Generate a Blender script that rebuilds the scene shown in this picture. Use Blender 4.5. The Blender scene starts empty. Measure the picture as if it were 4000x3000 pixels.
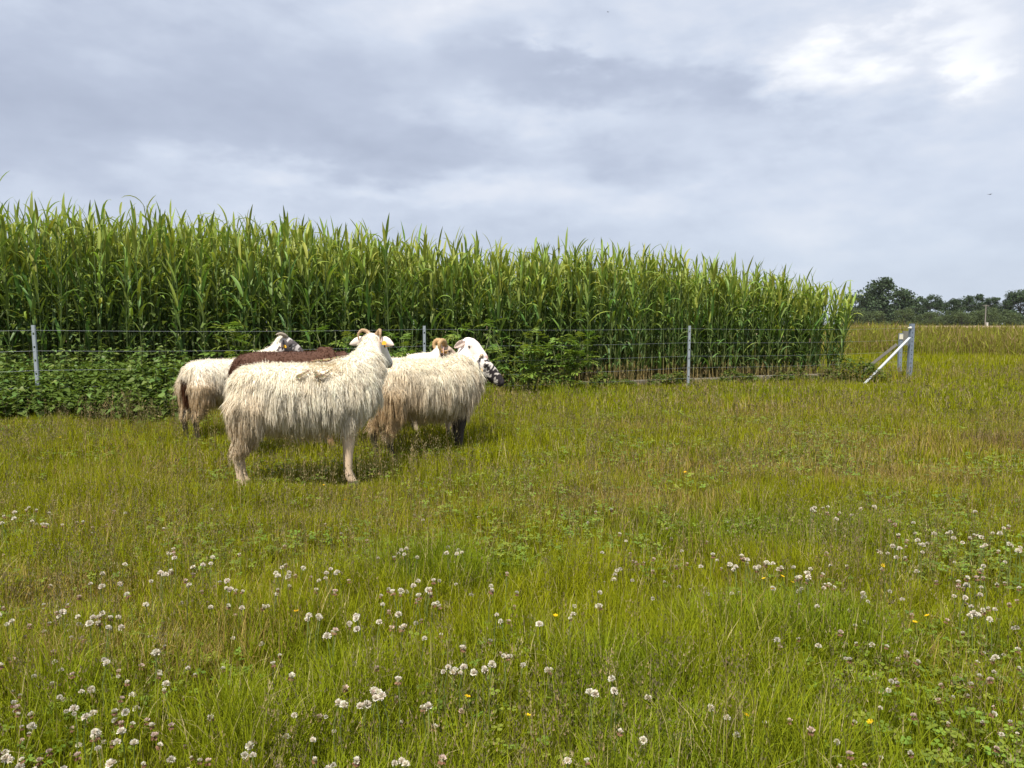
import bpy, bmesh, math, random
import numpy as np
from mathutils import Vector, Matrix
from mathutils.bvhtree import BVHTree

SC = bpy.context.scene
COL = SC.collection
R = math.radians

# ------------------------------------------------------------------ camera
H_CAM = 1.10
PITCH = math.atan(230 / 3000.0)
cam_d = bpy.data.cameras.new('camera')
cam = bpy.data.objects.new('camera', cam_d)
COL.objects.link(cam)
cam.location = (0, 0, H_CAM)
cam.rotation_euler = (R(90) - PITCH, 0, 0)
cam_d.sensor_width = 36.0
cam_d.lens = 27.0
cam_d.clip_start = 0.05
cam_d.clip_end = 3000
SC.camera = cam

# ------------------------------------------------------------------ sun + sky
SUN_EL = 61.0
SUN_AZ = 205.0            # degrees clockwise from +Y (north): behind the camera, a little to the left
sv = Vector((math.sin(R(SUN_AZ)) * math.cos(R(SUN_EL)), math.cos(R(SUN_AZ)) * math.cos(R(SUN_EL)), math.sin(R(SUN_EL))))
sun_d = bpy.data.lights.new('sun', 'SUN')
sun_d.energy = 5.0
sun_d.angle = R(0.6)
sun_d.color = (1.0, 0.94, 0.82)
sun = bpy.data.objects.new('sun', sun_d)
COL.objects.link(sun)
sun.rotation_euler = (-sv).to_track_quat('-Z', 'Y').to_euler()

SC.view_settings.view_transform = 'Standard'
SC.view_settings.look = 'None'
SC.view_settings.exposure = 0.46
SC.view_settings.gamma = 1.0
SC.view_settings.use_curve_mapping = False
SC.cycles.max_bounces = 8
SC.cycles.diffuse_bounces = 4
SC.cycles.transmission_bounces = 4


class NT:
    """small helper for building node trees"""
    def __init__(s, tree):
        s.t = tree
        s.t.nodes.clear()

    def n(s, typ, **kw):
        nd = s.t.nodes.new(typ)
        for k, v in kw.items():
            setattr(nd, k, v)
        return nd

    def l(s, a, b):
        s.t.links.new(a, b)

    def m(s, op, a, b=None, c=None, clamp=False):
        nd = s.n('ShaderNodeMath', operation=op)
        nd.use_clamp = clamp
        for i, v in enumerate((a, b, c)):
            if v is None:
                continue
            if isinstance(v, (int, float)):
                nd.inputs[i].default_value = v
            else:
                s.l(v, nd.inputs[i])
        return nd.outputs[0]

    def mix(s, f, a, b, blend='MIX'):
        nd = s.n('ShaderNodeMix', data_type='RGBA', blend_type=blend)
        for key, v in ((0, f), (6, a), (7, b)):
            if isinstance(v, (int, float)):
                nd.inputs[key].default_value = v
            elif isinstance(v, tuple):
                nd.inputs[key].default_value = (v[0], v[1], v[2], 1)
            else:
                s.l(v, nd.inputs[key])
        return nd.outputs[2]

    def noise(s, vec, scale, detail=4, rough=0.5, dist=0.0):
        nd = s.n('ShaderNodeTexNoise')
        nd.inputs['Scale'].default_value = scale
        nd.inputs['Detail'].default_value = detail
        nd.inputs['Roughness'].default_value = rough
        nd.inputs['Distortion'].default_value = dist
        if vec is not None:
            s.l(vec, nd.inputs['Vector'])
        return nd

    def ramp(s, fac, stops):
        nd = s.n('ShaderNodeValToRGB')
        e = nd.color_ramp.elements
        while len(e) < len(stops):
            e.new(0.5)
        for i, (p, c) in enumerate(stops):
            e[i].position = p
            e[i].color = (c[0], c[1], c[2], 1)
        s.l(fac, nd.inputs[0])
        return nd.outputs[0]


def build_world():
    w = bpy.data.worlds.new('World')
    SC.world = w
    w.use_nodes = True
    T = NT(w.node_tree)
    out = T.n('ShaderNodeOutputWorld')
    bg = T.n('ShaderNodeBackground')
    bg.inputs['Strength'].default_value = 0.096
    sky = T.n('ShaderNodeTexSky', sky_type='NISHITA')
    sky.sun_disc = False
    sky.sun_elevation = R(SUN_EL)
    sky.sun_rotation = R(SUN_AZ)
    sky.air_density = 1.0
    sky.dust_density = 1.5
    tc = T.n('ShaderNodeTexCoord')
    d = tc.outputs['Generated']
    sep = T.n('ShaderNodeSeparateXYZ')
    T.l(d, sep.inputs[0])
    u0 = T.m('MULTIPLY', T.m('ARCTAN2', sep.outputs[0], sep.outputs[1]), 57.29578)      # azimuth, degrees, 0 = view
    v0 = T.m('MULTIPLY', T.m('ARCSINE', sep.outputs[2]), 57.29578)                       # elevation, degrees
    # flattened direction for wide, layered clouds
    mp = T.n('ShaderNodeMapping')
    mp.inputs['Scale'].default_value = (1.0, 1.0, 2.4)
    T.l(d, mp.inputs[0])
    n1 = T.noise(mp.outputs[0], 2.3, 5, 0.52, 0.15)
    n2 = T.noise(mp.outputs[0], 6.5, 6, 0.55, 0.1)
    n3 = T.noise(mp.outputs[0], 19.0, 4, 0.55)
    # ragged edges: warp the angular coordinates with noise
    u = T.m('ADD', u0, T.m('MULTIPLY', T.m('SUBTRACT', n2.outputs[0], 0.5), 17.0))
    nz = T.n('ShaderNodeSeparateColor')
    T.l(n2.outputs[1], nz.inputs[0])
    v = T.m('ADD', v0, T.m('MULTIPLY', T.m('SUBTRACT', nz.outputs[2], 0.5), 5.5))
    nz3 = T.n('ShaderNodeSeparateColor')
    T.l(n3.outputs[1], nz3.inputs[0])
    u = T.m('ADD', u, T.m('MULTIPLY', T.m('SUBTRACT', nz3.outputs[0], 0.5), 5.0))
    v = T.m('ADD', v, T.m('MULTIPLY', T.m('SUBTRACT', nz3.outputs[1], 0.5), 2.6))

    def blob(az, el, sa, se, amp, tilt=0.0):
        el = el * math.cos(R(az))
        du = T.m('SUBTRACT', u, az)
        dv = T.m('SUBTRACT', T.m('SUBTRACT', v, el), T.m('MULTIPLY', du, tilt))
        a = T.m('POWER', T.m('ABSOLUTE', T.m('DIVIDE', du, sa)), 2.0)
        b = T.m('POWER', T.m('ABSOLUTE', T.m('DIVIDE', dv, se)), 2.0)
        e = T.m('EXPONENT', T.m('MULTIPLY', T.m('ADD', a, b), -1.0))
        return T.m('MULTIPLY', e, amp)
    # light (+) and dark (-) cloud masses that the photograph shows, by azimuth and elevation
    blobs = [(-26, 15.0, 30, 3.6, -0.36, -0.04), (-4, 16.5, 14, 2.6, -0.16, -0.05),
             (-20, 11.6, 16, 1.3, 0.16, -0.10), (-36, 10.8, 10, 1.0, 0.10, 0.0),
             (-6, 9.8, 12, 1.2, 0.14, -0.08), (-16, 8.6, 24, 1.4, -0.07, 0.0),
             (4, 14.4, 8.5, 1.5, 0.24, -0.03), (6, 17.6, 9, 1.6, -0.30, -0.10), (16, 16.6, 5, 2.2, -0.22, -0.3),
             (4.5, 19.5, 2.8, .7, 0.20, 0.0), (15.5, 20.5, 7, 3.2, 0.10, -0.2), (21, 17.0, 3.6, 1.6, 0.16, 0.1),
             (28.4, 20.4, 5.4, 3.2, 0.46, -0.1), (31, 17.5, 2.6, 1.4, 0.24, 0.0),
             (-15, 23, 26, 2.2, 0.12, 0.0), (8, 24, 14, 2.0, 0.12, 0.0),
             (24, 9.5, 14, 3.0, 0.05, 0.0), (-2, 9.0, 24, 2.2, 0.12, 0.0), (30, 15, 12, 6, 0.14, 0.0), (12, 9.0, 10, 1.6, 0.08, 0.0)]
    acc = T.m('MULTIPLY', T.m('SUBTRACT', n1.outputs[0], 0.5), 0.75)
    acc = T.m('ADD', acc, T.m('MULTIPLY', T.m('SUBTRACT', n2.outputs[0], 0.5), 0.68))
    acc = T.m('ADD', acc, T.m('MULTIPLY', T.m('SUBTRACT', n3.outputs[0], 0.5), 0.18))
    acc = T.m('ADD', acc, 0.46)
    for b in blobs:
        acc = T.m('ADD', acc, blob(*b))
    cl = T.ramp(acc, [(0.0, (3.45, 3.85, 4.85)), (0.30, (4.1, 4.55, 5.6)), (0.55, (5.15, 5.65, 6.65)),
                      (0.75, (6.2, 6.5, 7.2)), (1.0, (8.6, 8.7, 8.9))])
    # clearer, bluer strip close to the horizon
    hz = T.m('MULTIPLY', T.m('SUBTRACT', 1.0, T.m('DIVIDE', T.m('MAXIMUM', v0, 0.0), 9.0), clamp=True), 0.6)
    cl = T.mix(hz, cl, (4.7, 5.4, 6.4))
    colr = T.mix(0.92, sky.outputs[0], cl)
    T.l(colr, bg.inputs['Color'])
    T.l(bg.outputs[0], out.inputs[0])


build_world()

# ------------------------------------------------------------------ helpers
rng = np.random.default_rng(7)
random.seed(7)
_cp, _sp = math.cos(PITCH), math.sin(PITCH)


def ray(px, py):
    cx, cy = (px - 2000) / 3000.0, (1500 - py) / 3000.0
    return Vector((cx, _cp + cy * _sp, -_sp + cy * _cp))


def ground(px, py, z=0.0):
    d = ray(px, py)
    k = (z - H_CAM) / d.z
    return Vector((d.x * k, d.y * k, z))


def at_y(px, py, Y):
    d = ray(px, py)
    k = Y / d.y
    return Vector((d.x * k, Y, H_CAM + d.z * k))


def hash2(ix, iy, seed):
    h = (ix.astype(np.int64) * 374761393 + iy.astype(np.int64) * 668265263 + seed * 1442695041) & 0xFFFFFFFF
    h = ((h ^ (h >> 13)) * 1274126177) & 0xFFFFFFFF
    h = h ^ (h >> 16)
    return (h & 0xFFFF) / 65535.0


def vnoise(x, y, scale, seed=0):
    x = np.asarray(x, float) / scale
    y = np.asarray(y, float) / scale
    ix, iy = np.floor(x), np.floor(y)
    fx, fy = x - ix, y - iy
    fx, fy = fx * fx * (3 - 2 * fx), fy * fy * (3 - 2 * fy)
    a, b = hash2(ix, iy, seed), hash2(ix + 1, iy, seed)
    c, d = hash2(ix, iy + 1, seed), hash2(ix + 1, iy + 1, seed)
    return (a * (1 - fx) + b * fx) * (1 - fy) + (c * (1 - fx) + d * fx) * fy


def mesh_np(name, V, F, C=None, mat=None, smooth=False):
    """V (n,3); F (m,k) or list of arrays with different k; C (n,3) point colours"""
    me = bpy.data.meshes.new(name)
    Fs = F if isinstance(F, list) else [F]
    Fs = [np.asarray(f, np.int32) for f in Fs if len(f)]
    me.vertices.add(len(V))
    me.vertices.foreach_set('co', np.ascontiguousarray(V, np.float32).ravel())
    nl = sum(f.size for f in Fs)
    nf = sum(len(f) for f in Fs)
    me.loops.add(nl)
    me.polygons.add(nf)
    me.loops.foreach_set('vertex_index', np.concatenate([f.ravel() for f in Fs]))
    tot = np.concatenate([np.full(len(f), f.shape[1], np.int32) for f in Fs])
    st = np.concatenate([[0], np.cumsum(tot)[:-1]]).astype(np.int32)
    me.polygons.foreach_set('loop_start', st)
    me.polygons.foreach_set('loop_total', tot)
    if smooth:
        me.polygons.foreach_set('use_smooth', np.ones(nf, bool))
    me.update(calc_edges=True)
    if C is not None:
        at = me.color_attributes.new('Col', 'FLOAT_COLOR', 'POINT')
        c4 = np.ones((len(V), 4), np.float32)
        c4[:, :3] = C
        at.data.foreach_set('color', c4.ravel())
    if mat is not None:
        me.materials.append(mat)
    return me


def link(name, me, parent=None, loc=None):
    o = bpy.data.objects.new(name, me)
    COL.objects.link(o)
    if parent is not None:
        o.parent = parent
    if loc is not None:
        o.location = loc
    return o


def tag(o, label=None, cat=None, group=None, kind=None):
    if label:
        o['label'] = label
    if cat:
        o['category'] = cat
    if group:
        o['group'] = group
    if kind:
        o['kind'] = kind
    return o


def empty(name, loc=(0, 0, 0), rz=0.0):
    o = bpy.data.objects.new(name, None)
    o.empty_display_size = 0.1
    COL.objects.link(o)
    o.location = loc
    o.rotation_euler = (0, 0, rz)
    return o


class MB:
    """collects shapes as verts and faces"""
    def __init__(s):
        s.v, s.f, s.c = [], [], []

    def add(s, vs, fs, col=(1, 1, 1)):
        o = len(s.v)
        s.v += [tuple(v) for v in vs]
        s.f += [tuple(i + o for i in f) for f in fs]
        s.c += [col] * len(vs)

    def box(s, lo, hi, col=(1, 1, 1), M=None):
        x0, y0, z0 = lo
        x1, y1, z1 = hi
        vs = [Vector(p) for p in ((x0, y0, z0), (x1, y0, z0), (x1, y1, z0), (x0, y1, z0),
                                  (x0, y0, z1), (x1, y0, z1), (x1, y1, z1), (x0, y1, z1))]
        if M is not None:
            vs = [M @ v for v in vs]
        s.add(vs, [(0, 3, 2, 1), (4, 5, 6, 7), (0, 1, 5, 4), (1, 2, 6, 5), (2, 3, 7, 6), (3, 0, 4, 7)], col)

    def tube(s, pts, rad, n=6, col=(1, 1, 1), cap=True, cols=None):
        pts = [Vector(p) for p in pts]
        if not hasattr(rad, '__len__'):
            rad = [rad] * len(pts)
        o = len(s.v)
        ref = None
        for i, p in enumerate(pts):
            t = (pts[min(i + 1, len(pts) - 1)] - pts[max(i - 1, 0)]).normalized()
            if ref is None:
                ref = t.orthogonal().normalized()
            a = (ref - t * ref.dot(t)).normalized()
            ref = a
            b = t.cross(a)
            for k in range(n):
                an = 2 * math.pi * k / n
                s.v.append(tuple(p + (a * math.cos(an) + b * math.sin(an)) * rad[i]))
                s.c.append(cols[i] if cols else col)
        for i in range(len(pts) - 1):
            for k in range(n):
                k2 = (k + 1) % n
                s.f.append((o + i * n + k, o + i * n + k2, o + (i + 1) * n + k2, o + (i + 1) * n + k))
        if cap:
            s.f.append(tuple(o + k for k in reversed(range(n))))
            e = o + (len(pts) - 1) * n
            s.f.append(tuple(e + k for k in range(n)))

    def mesh(s, name, mat=None, smooth=False):
        me = bpy.data.meshes.new(name)
        me.from_pydata(s.v, [], s.f)
        at = me.color_attributes.new('Col', 'FLOAT_COLOR', 'POINT')
        c4 = np.ones((len(s.v), 4), np.float32)
        c4[:, :3] = np.array(s.c, np.float32)
        at.data.foreach_set('color', c4.ravel())
        if smooth:
            me.polygons.foreach_set('use_smooth', np.ones(len(me.polygons), bool))
        if mat:
            me.materials.append(mat)
        me.update()
        return me

    def build(s, name, mat, parent=None, smooth=False, loc=None):
        return link(name, s.mesh(name, mat, smooth), parent, loc)


# ------------------------------------------------------------------ materials
def new_mat(name):
    m = bpy.data.materials.new(name)
    m.use_nodes = True
    return m, NT(m.node_tree)


def leaf_mat(name, color=None, transl=0.35, rough=0.5, spec=0.3, var=0.0, tr_tint=(1.15, 1.1, 0.6)):
    """foliage: gloss + light through the blade. colour from the Col attribute or fixed; var = per-object variation"""
    m, T = new_mat(name)
    out = T.n('ShaderNodeOutputMaterial')
    p = T.n('ShaderNodeBsdfPrincipled')
    p.inputs['Roughness'].default_value = rough
    p.inputs['Specular IOR Level'].default_value = spec
    tr = T.n('ShaderNodeBsdfTranslucent')
    ms = T.n('ShaderNodeMixShader')
    ms.inputs[0].default_value = transl
    if color is None:
        at = T.n('ShaderNodeAttribute', attribute_name='Col')
        c = at.outputs['Color']
    else:
        rg = T.n('ShaderNodeRGB')
        rg.outputs[0].default_value = (*color, 1)
        c = rg.outputs[0]
    if var:
        oi = T.n('ShaderNodeObjectInfo')
        hs = T.n('ShaderNodeHueSaturation')
        T.l(c, hs.inputs['Color'])
        T.l(T.m('ADD', T.m('MULTIPLY', T.m('SUBTRACT', oi.outputs['Random'], 0.5), 0.10 * var), 0.5), hs.inputs['Hue'])
        r2 = T.m('FRACT', T.m('MULTIPLY', oi.outputs['Random'], 17.31))
        T.l(T.m('ADD', T.m('MULTIPLY', T.m('SUBTRACT', r2, 0.45), 0.7 * var), 1.0), hs.inputs['Value'])
        c = hs.outputs[0]
    T.l(c, p.inputs['Base Color'])
    T.l(T.mix(1.0, c, tr_tint, 'MULTIPLY'), tr.inputs[0])
    T.l(p.outputs[0], ms.inputs[1])
    T.l(tr.outputs[0], ms.inputs[2])
    T.l(ms.outputs[0], out.inputs[0])
    return m


def attr_mat(name, rough=0.8, spec=0.2, noise_amp=0.0, noise_scale=40, metallic=0.0, bump=0.0):
    m, T = new_mat(name)
    out = T.n('ShaderNodeOutputMaterial')
    p = T.n('ShaderNodeBsdfPrincipled')
    p.inputs['Roughness'].default_value = rough
    p.inputs['Specular IOR Level'].default_value = spec
    p.inputs['Metallic'].default_value = metallic
    at = T.n('ShaderNodeAttribute', attribute_name='Col')
    c = at.outputs['Color']
    if noise_amp or bump:
        tc = T.n('ShaderNodeTexCoord')
        nz = T.noise(tc.outputs['Object'], noise_scale, 5, 0.6)
        if noise_amp:
            f = T.m('ADD', T.m('MULTIPLY', T.m('SUBTRACT', nz.outputs[0], 0.5), 2 * noise_amp), 1.0)
            cb = T.n('ShaderNodeCombineColor')
            for i in range(3):
                T.l(f, cb.inputs[i])
            c = T.mix(1.0, c, cb.outputs[0], 'MULTIPLY')
        if bump:
            b = T.n('ShaderNodeBump')
            b.inputs['Strength'].default_value = bump
            b.inputs['Distance'].default_value = 0.01
            T.l(nz.outputs[0], b.inputs['Height'])
            T.l(b.outputs[0], p.inputs['Normal'])
    T.l(c, p.inputs['Base Color'])
    T.l(p.outputs[0], out.inputs[0])
    return m


def wool_mat(name):
    m, T = new_mat(name)
    out = T.n('ShaderNodeOutputMaterial')
    df = T.n('ShaderNodeBsdfDiffuse')
    tr = T.n('ShaderNodeBsdfTranslucent')
    ms = T.n('ShaderNodeMixShader')
    ms.inputs[0].default_value = 0.42
    at = T.n('ShaderNodeAttribute', attribute_name='Col')
    T.l(at.outputs['Color'], df.inputs[0])
    T.l(at.outputs['Color'], tr.inputs[0])
    T.l(df.outputs[0], ms.inputs[1])
    T.l(tr.outputs[0], ms.inputs[2])
    T.l(ms.outputs[0], out.inputs[0])
    return m


def ground_mat():
    m, T = new_mat('meadow_soil')
    out = T.n('ShaderNodeOutputMaterial')
    p = T.n('ShaderNodeBsdfPrincipled')
    p.inputs['Roughness'].default_value = 0.95
    p.inputs['Specular IOR Level'].default_value = 0.1
    tc = T.n('ShaderNodeTexCoord')
    a = T.noise(tc.outputs['Object'], 0.7, 6, 0.6)
    b = T.noise(tc.outputs['Object'], 22, 5, 0.7)
    c = T.ramp(a.outputs[0], [(0.3, (0.085, 0.095, 0.016)), (0.52, (0.125, 0.125, 0.02)), (0.72, (0.150, 0.120, 0.038))])
    c = T.mix(T.m('MULTIPLY', b.outputs[0], 0.7), c, (0.04, 0.036, 0.014))
    T.l(c, p.inputs['Base Color'])
    bp = T.n('ShaderNodeBump')
    bp.inputs['Strength'].default_value = 0.8
    bp.inputs['Distance'].default_value = 0.03
    T.l(b.outputs[0], bp.inputs['Height'])
    T.l(bp.outputs[0], p.inputs['Normal'])
    T.l(p.outputs[0], out.inputs[0])
    return m


M_GROUND = ground_mat()
M_GRASS = leaf_mat('grass_blade', transl=0.38, rough=0.65, spec=0.07)
M_SEED = leaf_mat('seed_head', transl=0.25, rough=0.8, spec=0.1, tr_tint=(1, 1, 0.9))
M_REED = leaf_mat('reed_leaf', transl=0.33, rough=0.45, spec=0.26, tr_tint=(1.15, 1.15, 0.5))
M_REEDV = leaf_mat('reed_leaf_single', transl=0.33, rough=0.45, spec=0.26, var=0.75, tr_tint=(1.15, 1.15, 0.5))
M_NETTLE = leaf_mat('nettle_leaf', transl=0.22, rough=0.5, spec=0.3, var=0.6)
M_ELDER = leaf_mat('elder_leaf', transl=0.3, rough=0.45, spec=0.35, var=0.5)
M_STEM = attr_mat('plant_stem', 0.6, 0.25, 0.15, 60)
M_TREE = leaf_mat('tree_leaf', transl=0.18, rough=0.6, spec=0.2)
M_BARK = attr_mat('bark', 0.9, 0.1, 0.4, 3, bump=0.5)
M_WOOL = wool_mat('wool')
M_HIDE = attr_mat('sheep_skin', 0.75, 0.2, 0.12, 90)
M_HORN = attr_mat('horn', 0.5, 0.35, 0.25, 120, bump=0.4)
M_EYE = attr_mat('eye', 0.12, 0.6)
M_TAG = attr_mat('ear_tag', 0.4, 0.4)
M_METAL = attr_mat('galvanised_steel', 0.5, 0.5, 0.18, 35, metallic=0.35)
M_WOOD = attr_mat('weathered_wood', 0.85, 0.15, 0.3, 25, bump=0.3)
M_CONC = attr_mat('old_concrete', 0.9, 0.15, 0.45, 14, bump=0.6)
M_PETAL = leaf_mat('clover_petal', transl=0.35, rough=0.6, spec=0.15, var=0.25, tr_tint=(1, 0.95, 0.9))
M_CLOVERLEAF = leaf_mat('clover_leaf', transl=0.3, rough=0.5, spec=0.25)
M_FEATHER = attr_mat('feather', 0.8, 0.1)

# ------------------------------------------------------------------ ground
mb = MB()
mb.add([(-700, -60, 0), (700, -60, 0), (700, 1200, 0), (-700, 1200, 0)], [(0, 1, 2, 3)])
g = mb.build('meadow_ground', M_GROUND)
tag(g, 'flat meadow ground under the grass reaching the horizon', 'ground', kind='structure')

# key lines on the ground
FA, FB = Vector((-5.57, 9.0, 0)), Vector((3.04, 13.2, 0))        # fence: first and third post
FD = (FB - FA).normalized()
FN = Vector((-FD.y, FD.x, 0))
REED_X0, REED_X1 = -9.6, 6.8


def reed_front(X):
    return 10.4 + (X + 7.0) * 0.351


def reed_h(X):
    return np.interp(X, [-10, -6.5, -4.7, -3.4, -1.5, 0.0, 1.6, 3.0, 4.2, 5.3, 6.4],
                     [2.90, 2.88, 2.86, 2.80, 2.62, 2.52, 2.56, 2.50, 2.28, 2.14, 1.86])


# ------------------------------------------------------------------ meadow grass (stuff)
def gpx(px, py):
    v = ground(px, py)
    return v.x, v.y


_dry = [(*gpx(2750, 1850), 2.0, .55, 1.0), (*gpx(3300, 1860), 1.6, .5, 1.0), (*gpx(3900, 1760), 1.6, .9, .9), (*gpx(2300, 1960), 1.0, .35, .7),
        (*gpx(1700, 1830), .7, .3, .6), (*gpx(300, 2100), .8, .5, .5), (*gpx(2100, 2000), .9, .35, .6), (*gpx(3000, 1680), 3.0, .8, .45),
        (*gpx(1150, 1950), .9, .3, .5), (*gpx(650, 2650), .35, .22, .9), (*gpx(200, 2330), .4, .2, .6), (*gpx(3600, 1650), 3, 1.2, .5)]
_lush = [(0.0, 1.9, 3.0, .75, .55), (*gpx(3080, 2550), .5, .35, 1.0), (*gpx(1760, 2290), .5, .28, .9), (*gpx(3300, 2100), 1.2, .4, .6), (*gpx(2450, 2760), .3, .25, .7),
         (*gpx(2650, 1800), 1.4, .4, .7), (*gpx(500, 1830), .5, .4, .5), (*gpx(3900, 2650), .4, .4, .6), (*gpx(2300, 1560), 4.0, .8, .6),
         (*gpx(1500, 2850), .4, .25, .5)]


_trod = [(*gpx(945, 1912), .36, .26, .86), (*gpx(1345, 1900), .36, .26, .86), (*gpx(1150, 1905), .4, .24, .6), (*gpx(1090, 1800), .6, .35, .45), (*gpx(3400, 1505), .8, 1.1, .7)]


def field(x, y, blobs):
    a = np.zeros_like(x)
    for bx, by, sx, sy, k in blobs:
        a = np.maximum(a, k * np.exp(-((x - bx) / sx) ** 2 - ((y - by) / sy) ** 2))
    return a


def grass_palette(x, y, r):
    """colour of each blade from patches of dry and lush growth"""
    n = len(x)
    dry = np.clip(field(x, y, _dry) * 1.0 + (vnoise(x, y, 0.9, 3) - 0.55) * 1.15 + (vnoise(x, y, 0.23, 4) - 0.5) * 0.5, 0, 1)
    lush = np.clip(field(x, y, _lush) + (vnoise(x, y, 1.3, 5) - 0.6) * 0.8 + (vnoise(x, y, .3, 8) - .5) * .4, 0, 1)
    base = np.array([0.236, 0.272, 0.007]) * np.ones((n, 1))
    alt = np.array([0.340, 0.318, 0.014])
    k = r.random((n, 1))
    c = base * (1 - k * .65) + alt * (k * .65)
    c = c * (1 - lush[:, None] * .6) + np.array([0.125, 0.225, 0.018]) * (lush[:, None] * .6)
    pick = (r.random(n) < dry * 0.68)
    tan = np.array([0.36, 0.265, 0.085])
    c[pick] = tan * (0.75 + 0.5 * r.random((pick.sum(), 1)))
    straw = r.random(n) < 0.08
    c[straw] = np.array([0.42, 0.36, 0.17]) * (0.8 + 0.5 * r.random((straw.sum(), 1)))
    dark = r.random(n) < 0.20
    c[dark] *= 0.50
    c *= (0.78 + 0.44 * r.random((n, 1)))
    return c, dry, lush


def blades(x, y, h, w, col, segs, r, lean=0.35, curl=0.5, z0=None):
    """vectorised grass blades -> V, F(list), C"""
    n = len(x)
    az = r.random(n) * 2 * np.pi
    face = az + np.pi / 2 + (r.random(n) - .5) * 1.6
    ln = np.abs(r.normal(0, lean, n))
    cu = np.abs(r.normal(0, curl, n))
    ts = {1: [0, 1], 2: [0, .5, 1], 3: [0, .38, .74, 1], 4: [0, .28, .55, .8, 1]}[segs]
    base_z = np.zeros(n) if z0 is None else z0
    V, C = [], []
    per = segs * 2 + 1
    allv = np.zeros((n, per, 3))
    px, py, pz = x.copy(), y.copy(), base_z.copy()
    ang = ln.copy()
    wx, wy = np.cos(face), np.sin(face)
    for i, t in enumerate(ts):
        if i > 0:
            dt = (t - ts[i - 1]) * h
            px = px + np.sin(ang) * np.cos(az) * dt
            py = py + np.sin(ang) * np.sin(az) * dt
            pz = pz + np.cos(ang) * dt
            ang = ang + cu * (t - ts[i - 1]) * 1.6
        if i < segs:
            ww = w * (1 - 0.55 * t) * .5
            allv[:, 2 * i, 0], allv[:, 2 * i, 1], allv[:, 2 * i, 2] = px - wx * ww, py - wy * ww, pz
            allv[:, 2 * i + 1, 0], allv[:, 2 * i + 1, 1], allv[:, 2 * i + 1, 2] = px + wx * ww, py + wy * ww, pz
        else:
            allv[:, per - 1, 0], allv[:, per - 1, 1], allv[:, per - 1, 2] = px, py, pz
    allv[..., 2] = np.maximum(allv[..., 2], 0.003)
    off = (np.arange(n) * per)[:, None]
    quads = [np.array([[2 * i, 2 * i + 1, 2 * i + 3, 2 * i + 2]]) + off for i in range(segs - 1)]
    tri = np.array([[2 * segs - 2, 2 * segs - 1, per - 1]]) + off
    F = [np.concatenate(quads)] if quads else []
    F.append(tri)
    return allv.reshape(-1, 3), F, np.repeat(col, per, axis=0)


def wedge_points(n, y0, y1, r, k=0.80, xmin=None):
    """uniform points in the view wedge, with a margin on both sides"""
    yy = np.sqrt(r.random(n) * (y1 * y1 - y0 * y0) + y0 * y0)
    xx = (r.random(n) * 2 - 1) * k * yy
    return xx, yy


def keep_out(x, y):
    """True where meadow grass may grow (in front of the reeds)"""
    inside = (x > REED_X0) & (x < REED_X1 + .1) & (y > reed_front(x) - 0.05)
    behind_left = (x < 5.8) & (y > reed_front(x) + 0.0)
    return ~(inside | behind_left)


def grass_height(x, y, r):
    n = len(x)
    clump = vnoise(x, y, 0.35, 11) * 0.6 + vnoise(x, y, 0.12, 12) * 0.4
    h = 0.045 + 0.20 * clump ** 1.4 + 0.05 * r.random(n)
    h *= 0.75 + 0.5 * vnoise(x, y, 2.2, 13)
    return h


parts = []
for (y0, y1, dens, segs, w, hs) in ((1.35, 3.2, 9500, 3, .0030, 1.0), (3.2, 5.5, 5000, 2, .0042, 1.0), (5.5, 9.0, 2300, 2, .0062, 1.05), (9.0, 14.0, 900, 2, .0100, 1.1),
                                    (14.0, 32.0, 230, 1, .021, 1.15)):
    area = 0.80 * (y1 * y1 - y0 * y0)
    n = int(area * dens)
    x, y = wedge_points(n, y0, y1, rng)
    k = keep_out(x, y)
    # bare, thin spots
    thin = vnoise(x, y, 0.5, 21) * .6 + vnoise(x, y, 0.17, 22) * .4
    k &= rng.random(n) < np.clip(0.45 + 1.1 * thin, 0, 1)
    x, y = x[k], y[k]
    c, dry, lush = grass_palette(x, y, rng)
    h = grass_height(x, y, rng) * hs * (1 - field(x, y, _trod)) * (1 - .35 * dry) * (1 + .15 * lush)
    ww = w * (0.5 + 0.8 * rng.random(len(x))) * (1 + .2 * lush)
    parts.append((blades(x, y, h, ww, c, segs, rng, 0.30, 0.55), segs, y0))


def merge(parts_list, name, mat):
    V, C, F, o = [], [], {}, 0
    for v, f, c in parts_list:
        for a in f:
            F.setdefault(a.shape[1], []).append(a + o)
        V.append(v)
        C.append(c)
        o += len(v)
    return mesh_np(name, np.concatenate(V), [np.concatenate(a) for a in F.values()], np.concatenate(C), mat)


# a clump of dead brown weeds at the right
nd = 900
dx, dy = gpx(3925, 1738)
x = dx + rng.normal(0, .30, nd)
y = dy + rng.normal(0, .22, nd)
cdead = np.array([0.21, 0.150, 0.085]) * (0.5 + .8 * rng.random((nd, 1)))
parts.append((blades(x, y, .07 + .13 * rng.random(nd), .004 + .006 * rng.random(nd), cdead, 2, rng, .6, .8), 2, 0))
gm = merge([p[0] for p in parts], 'meadow_grass', M_GRASS)
tag(link('meadow_grass', gm), 'yellow-green meadow grass with dry tan patches covering the field', 'grass', kind='stuff')
NTRI = {'grass': len(gm.polygons)}

# thin upright stems with brownish seed heads
SV, SF3, SF4, SCc = [], [], [], []


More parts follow.
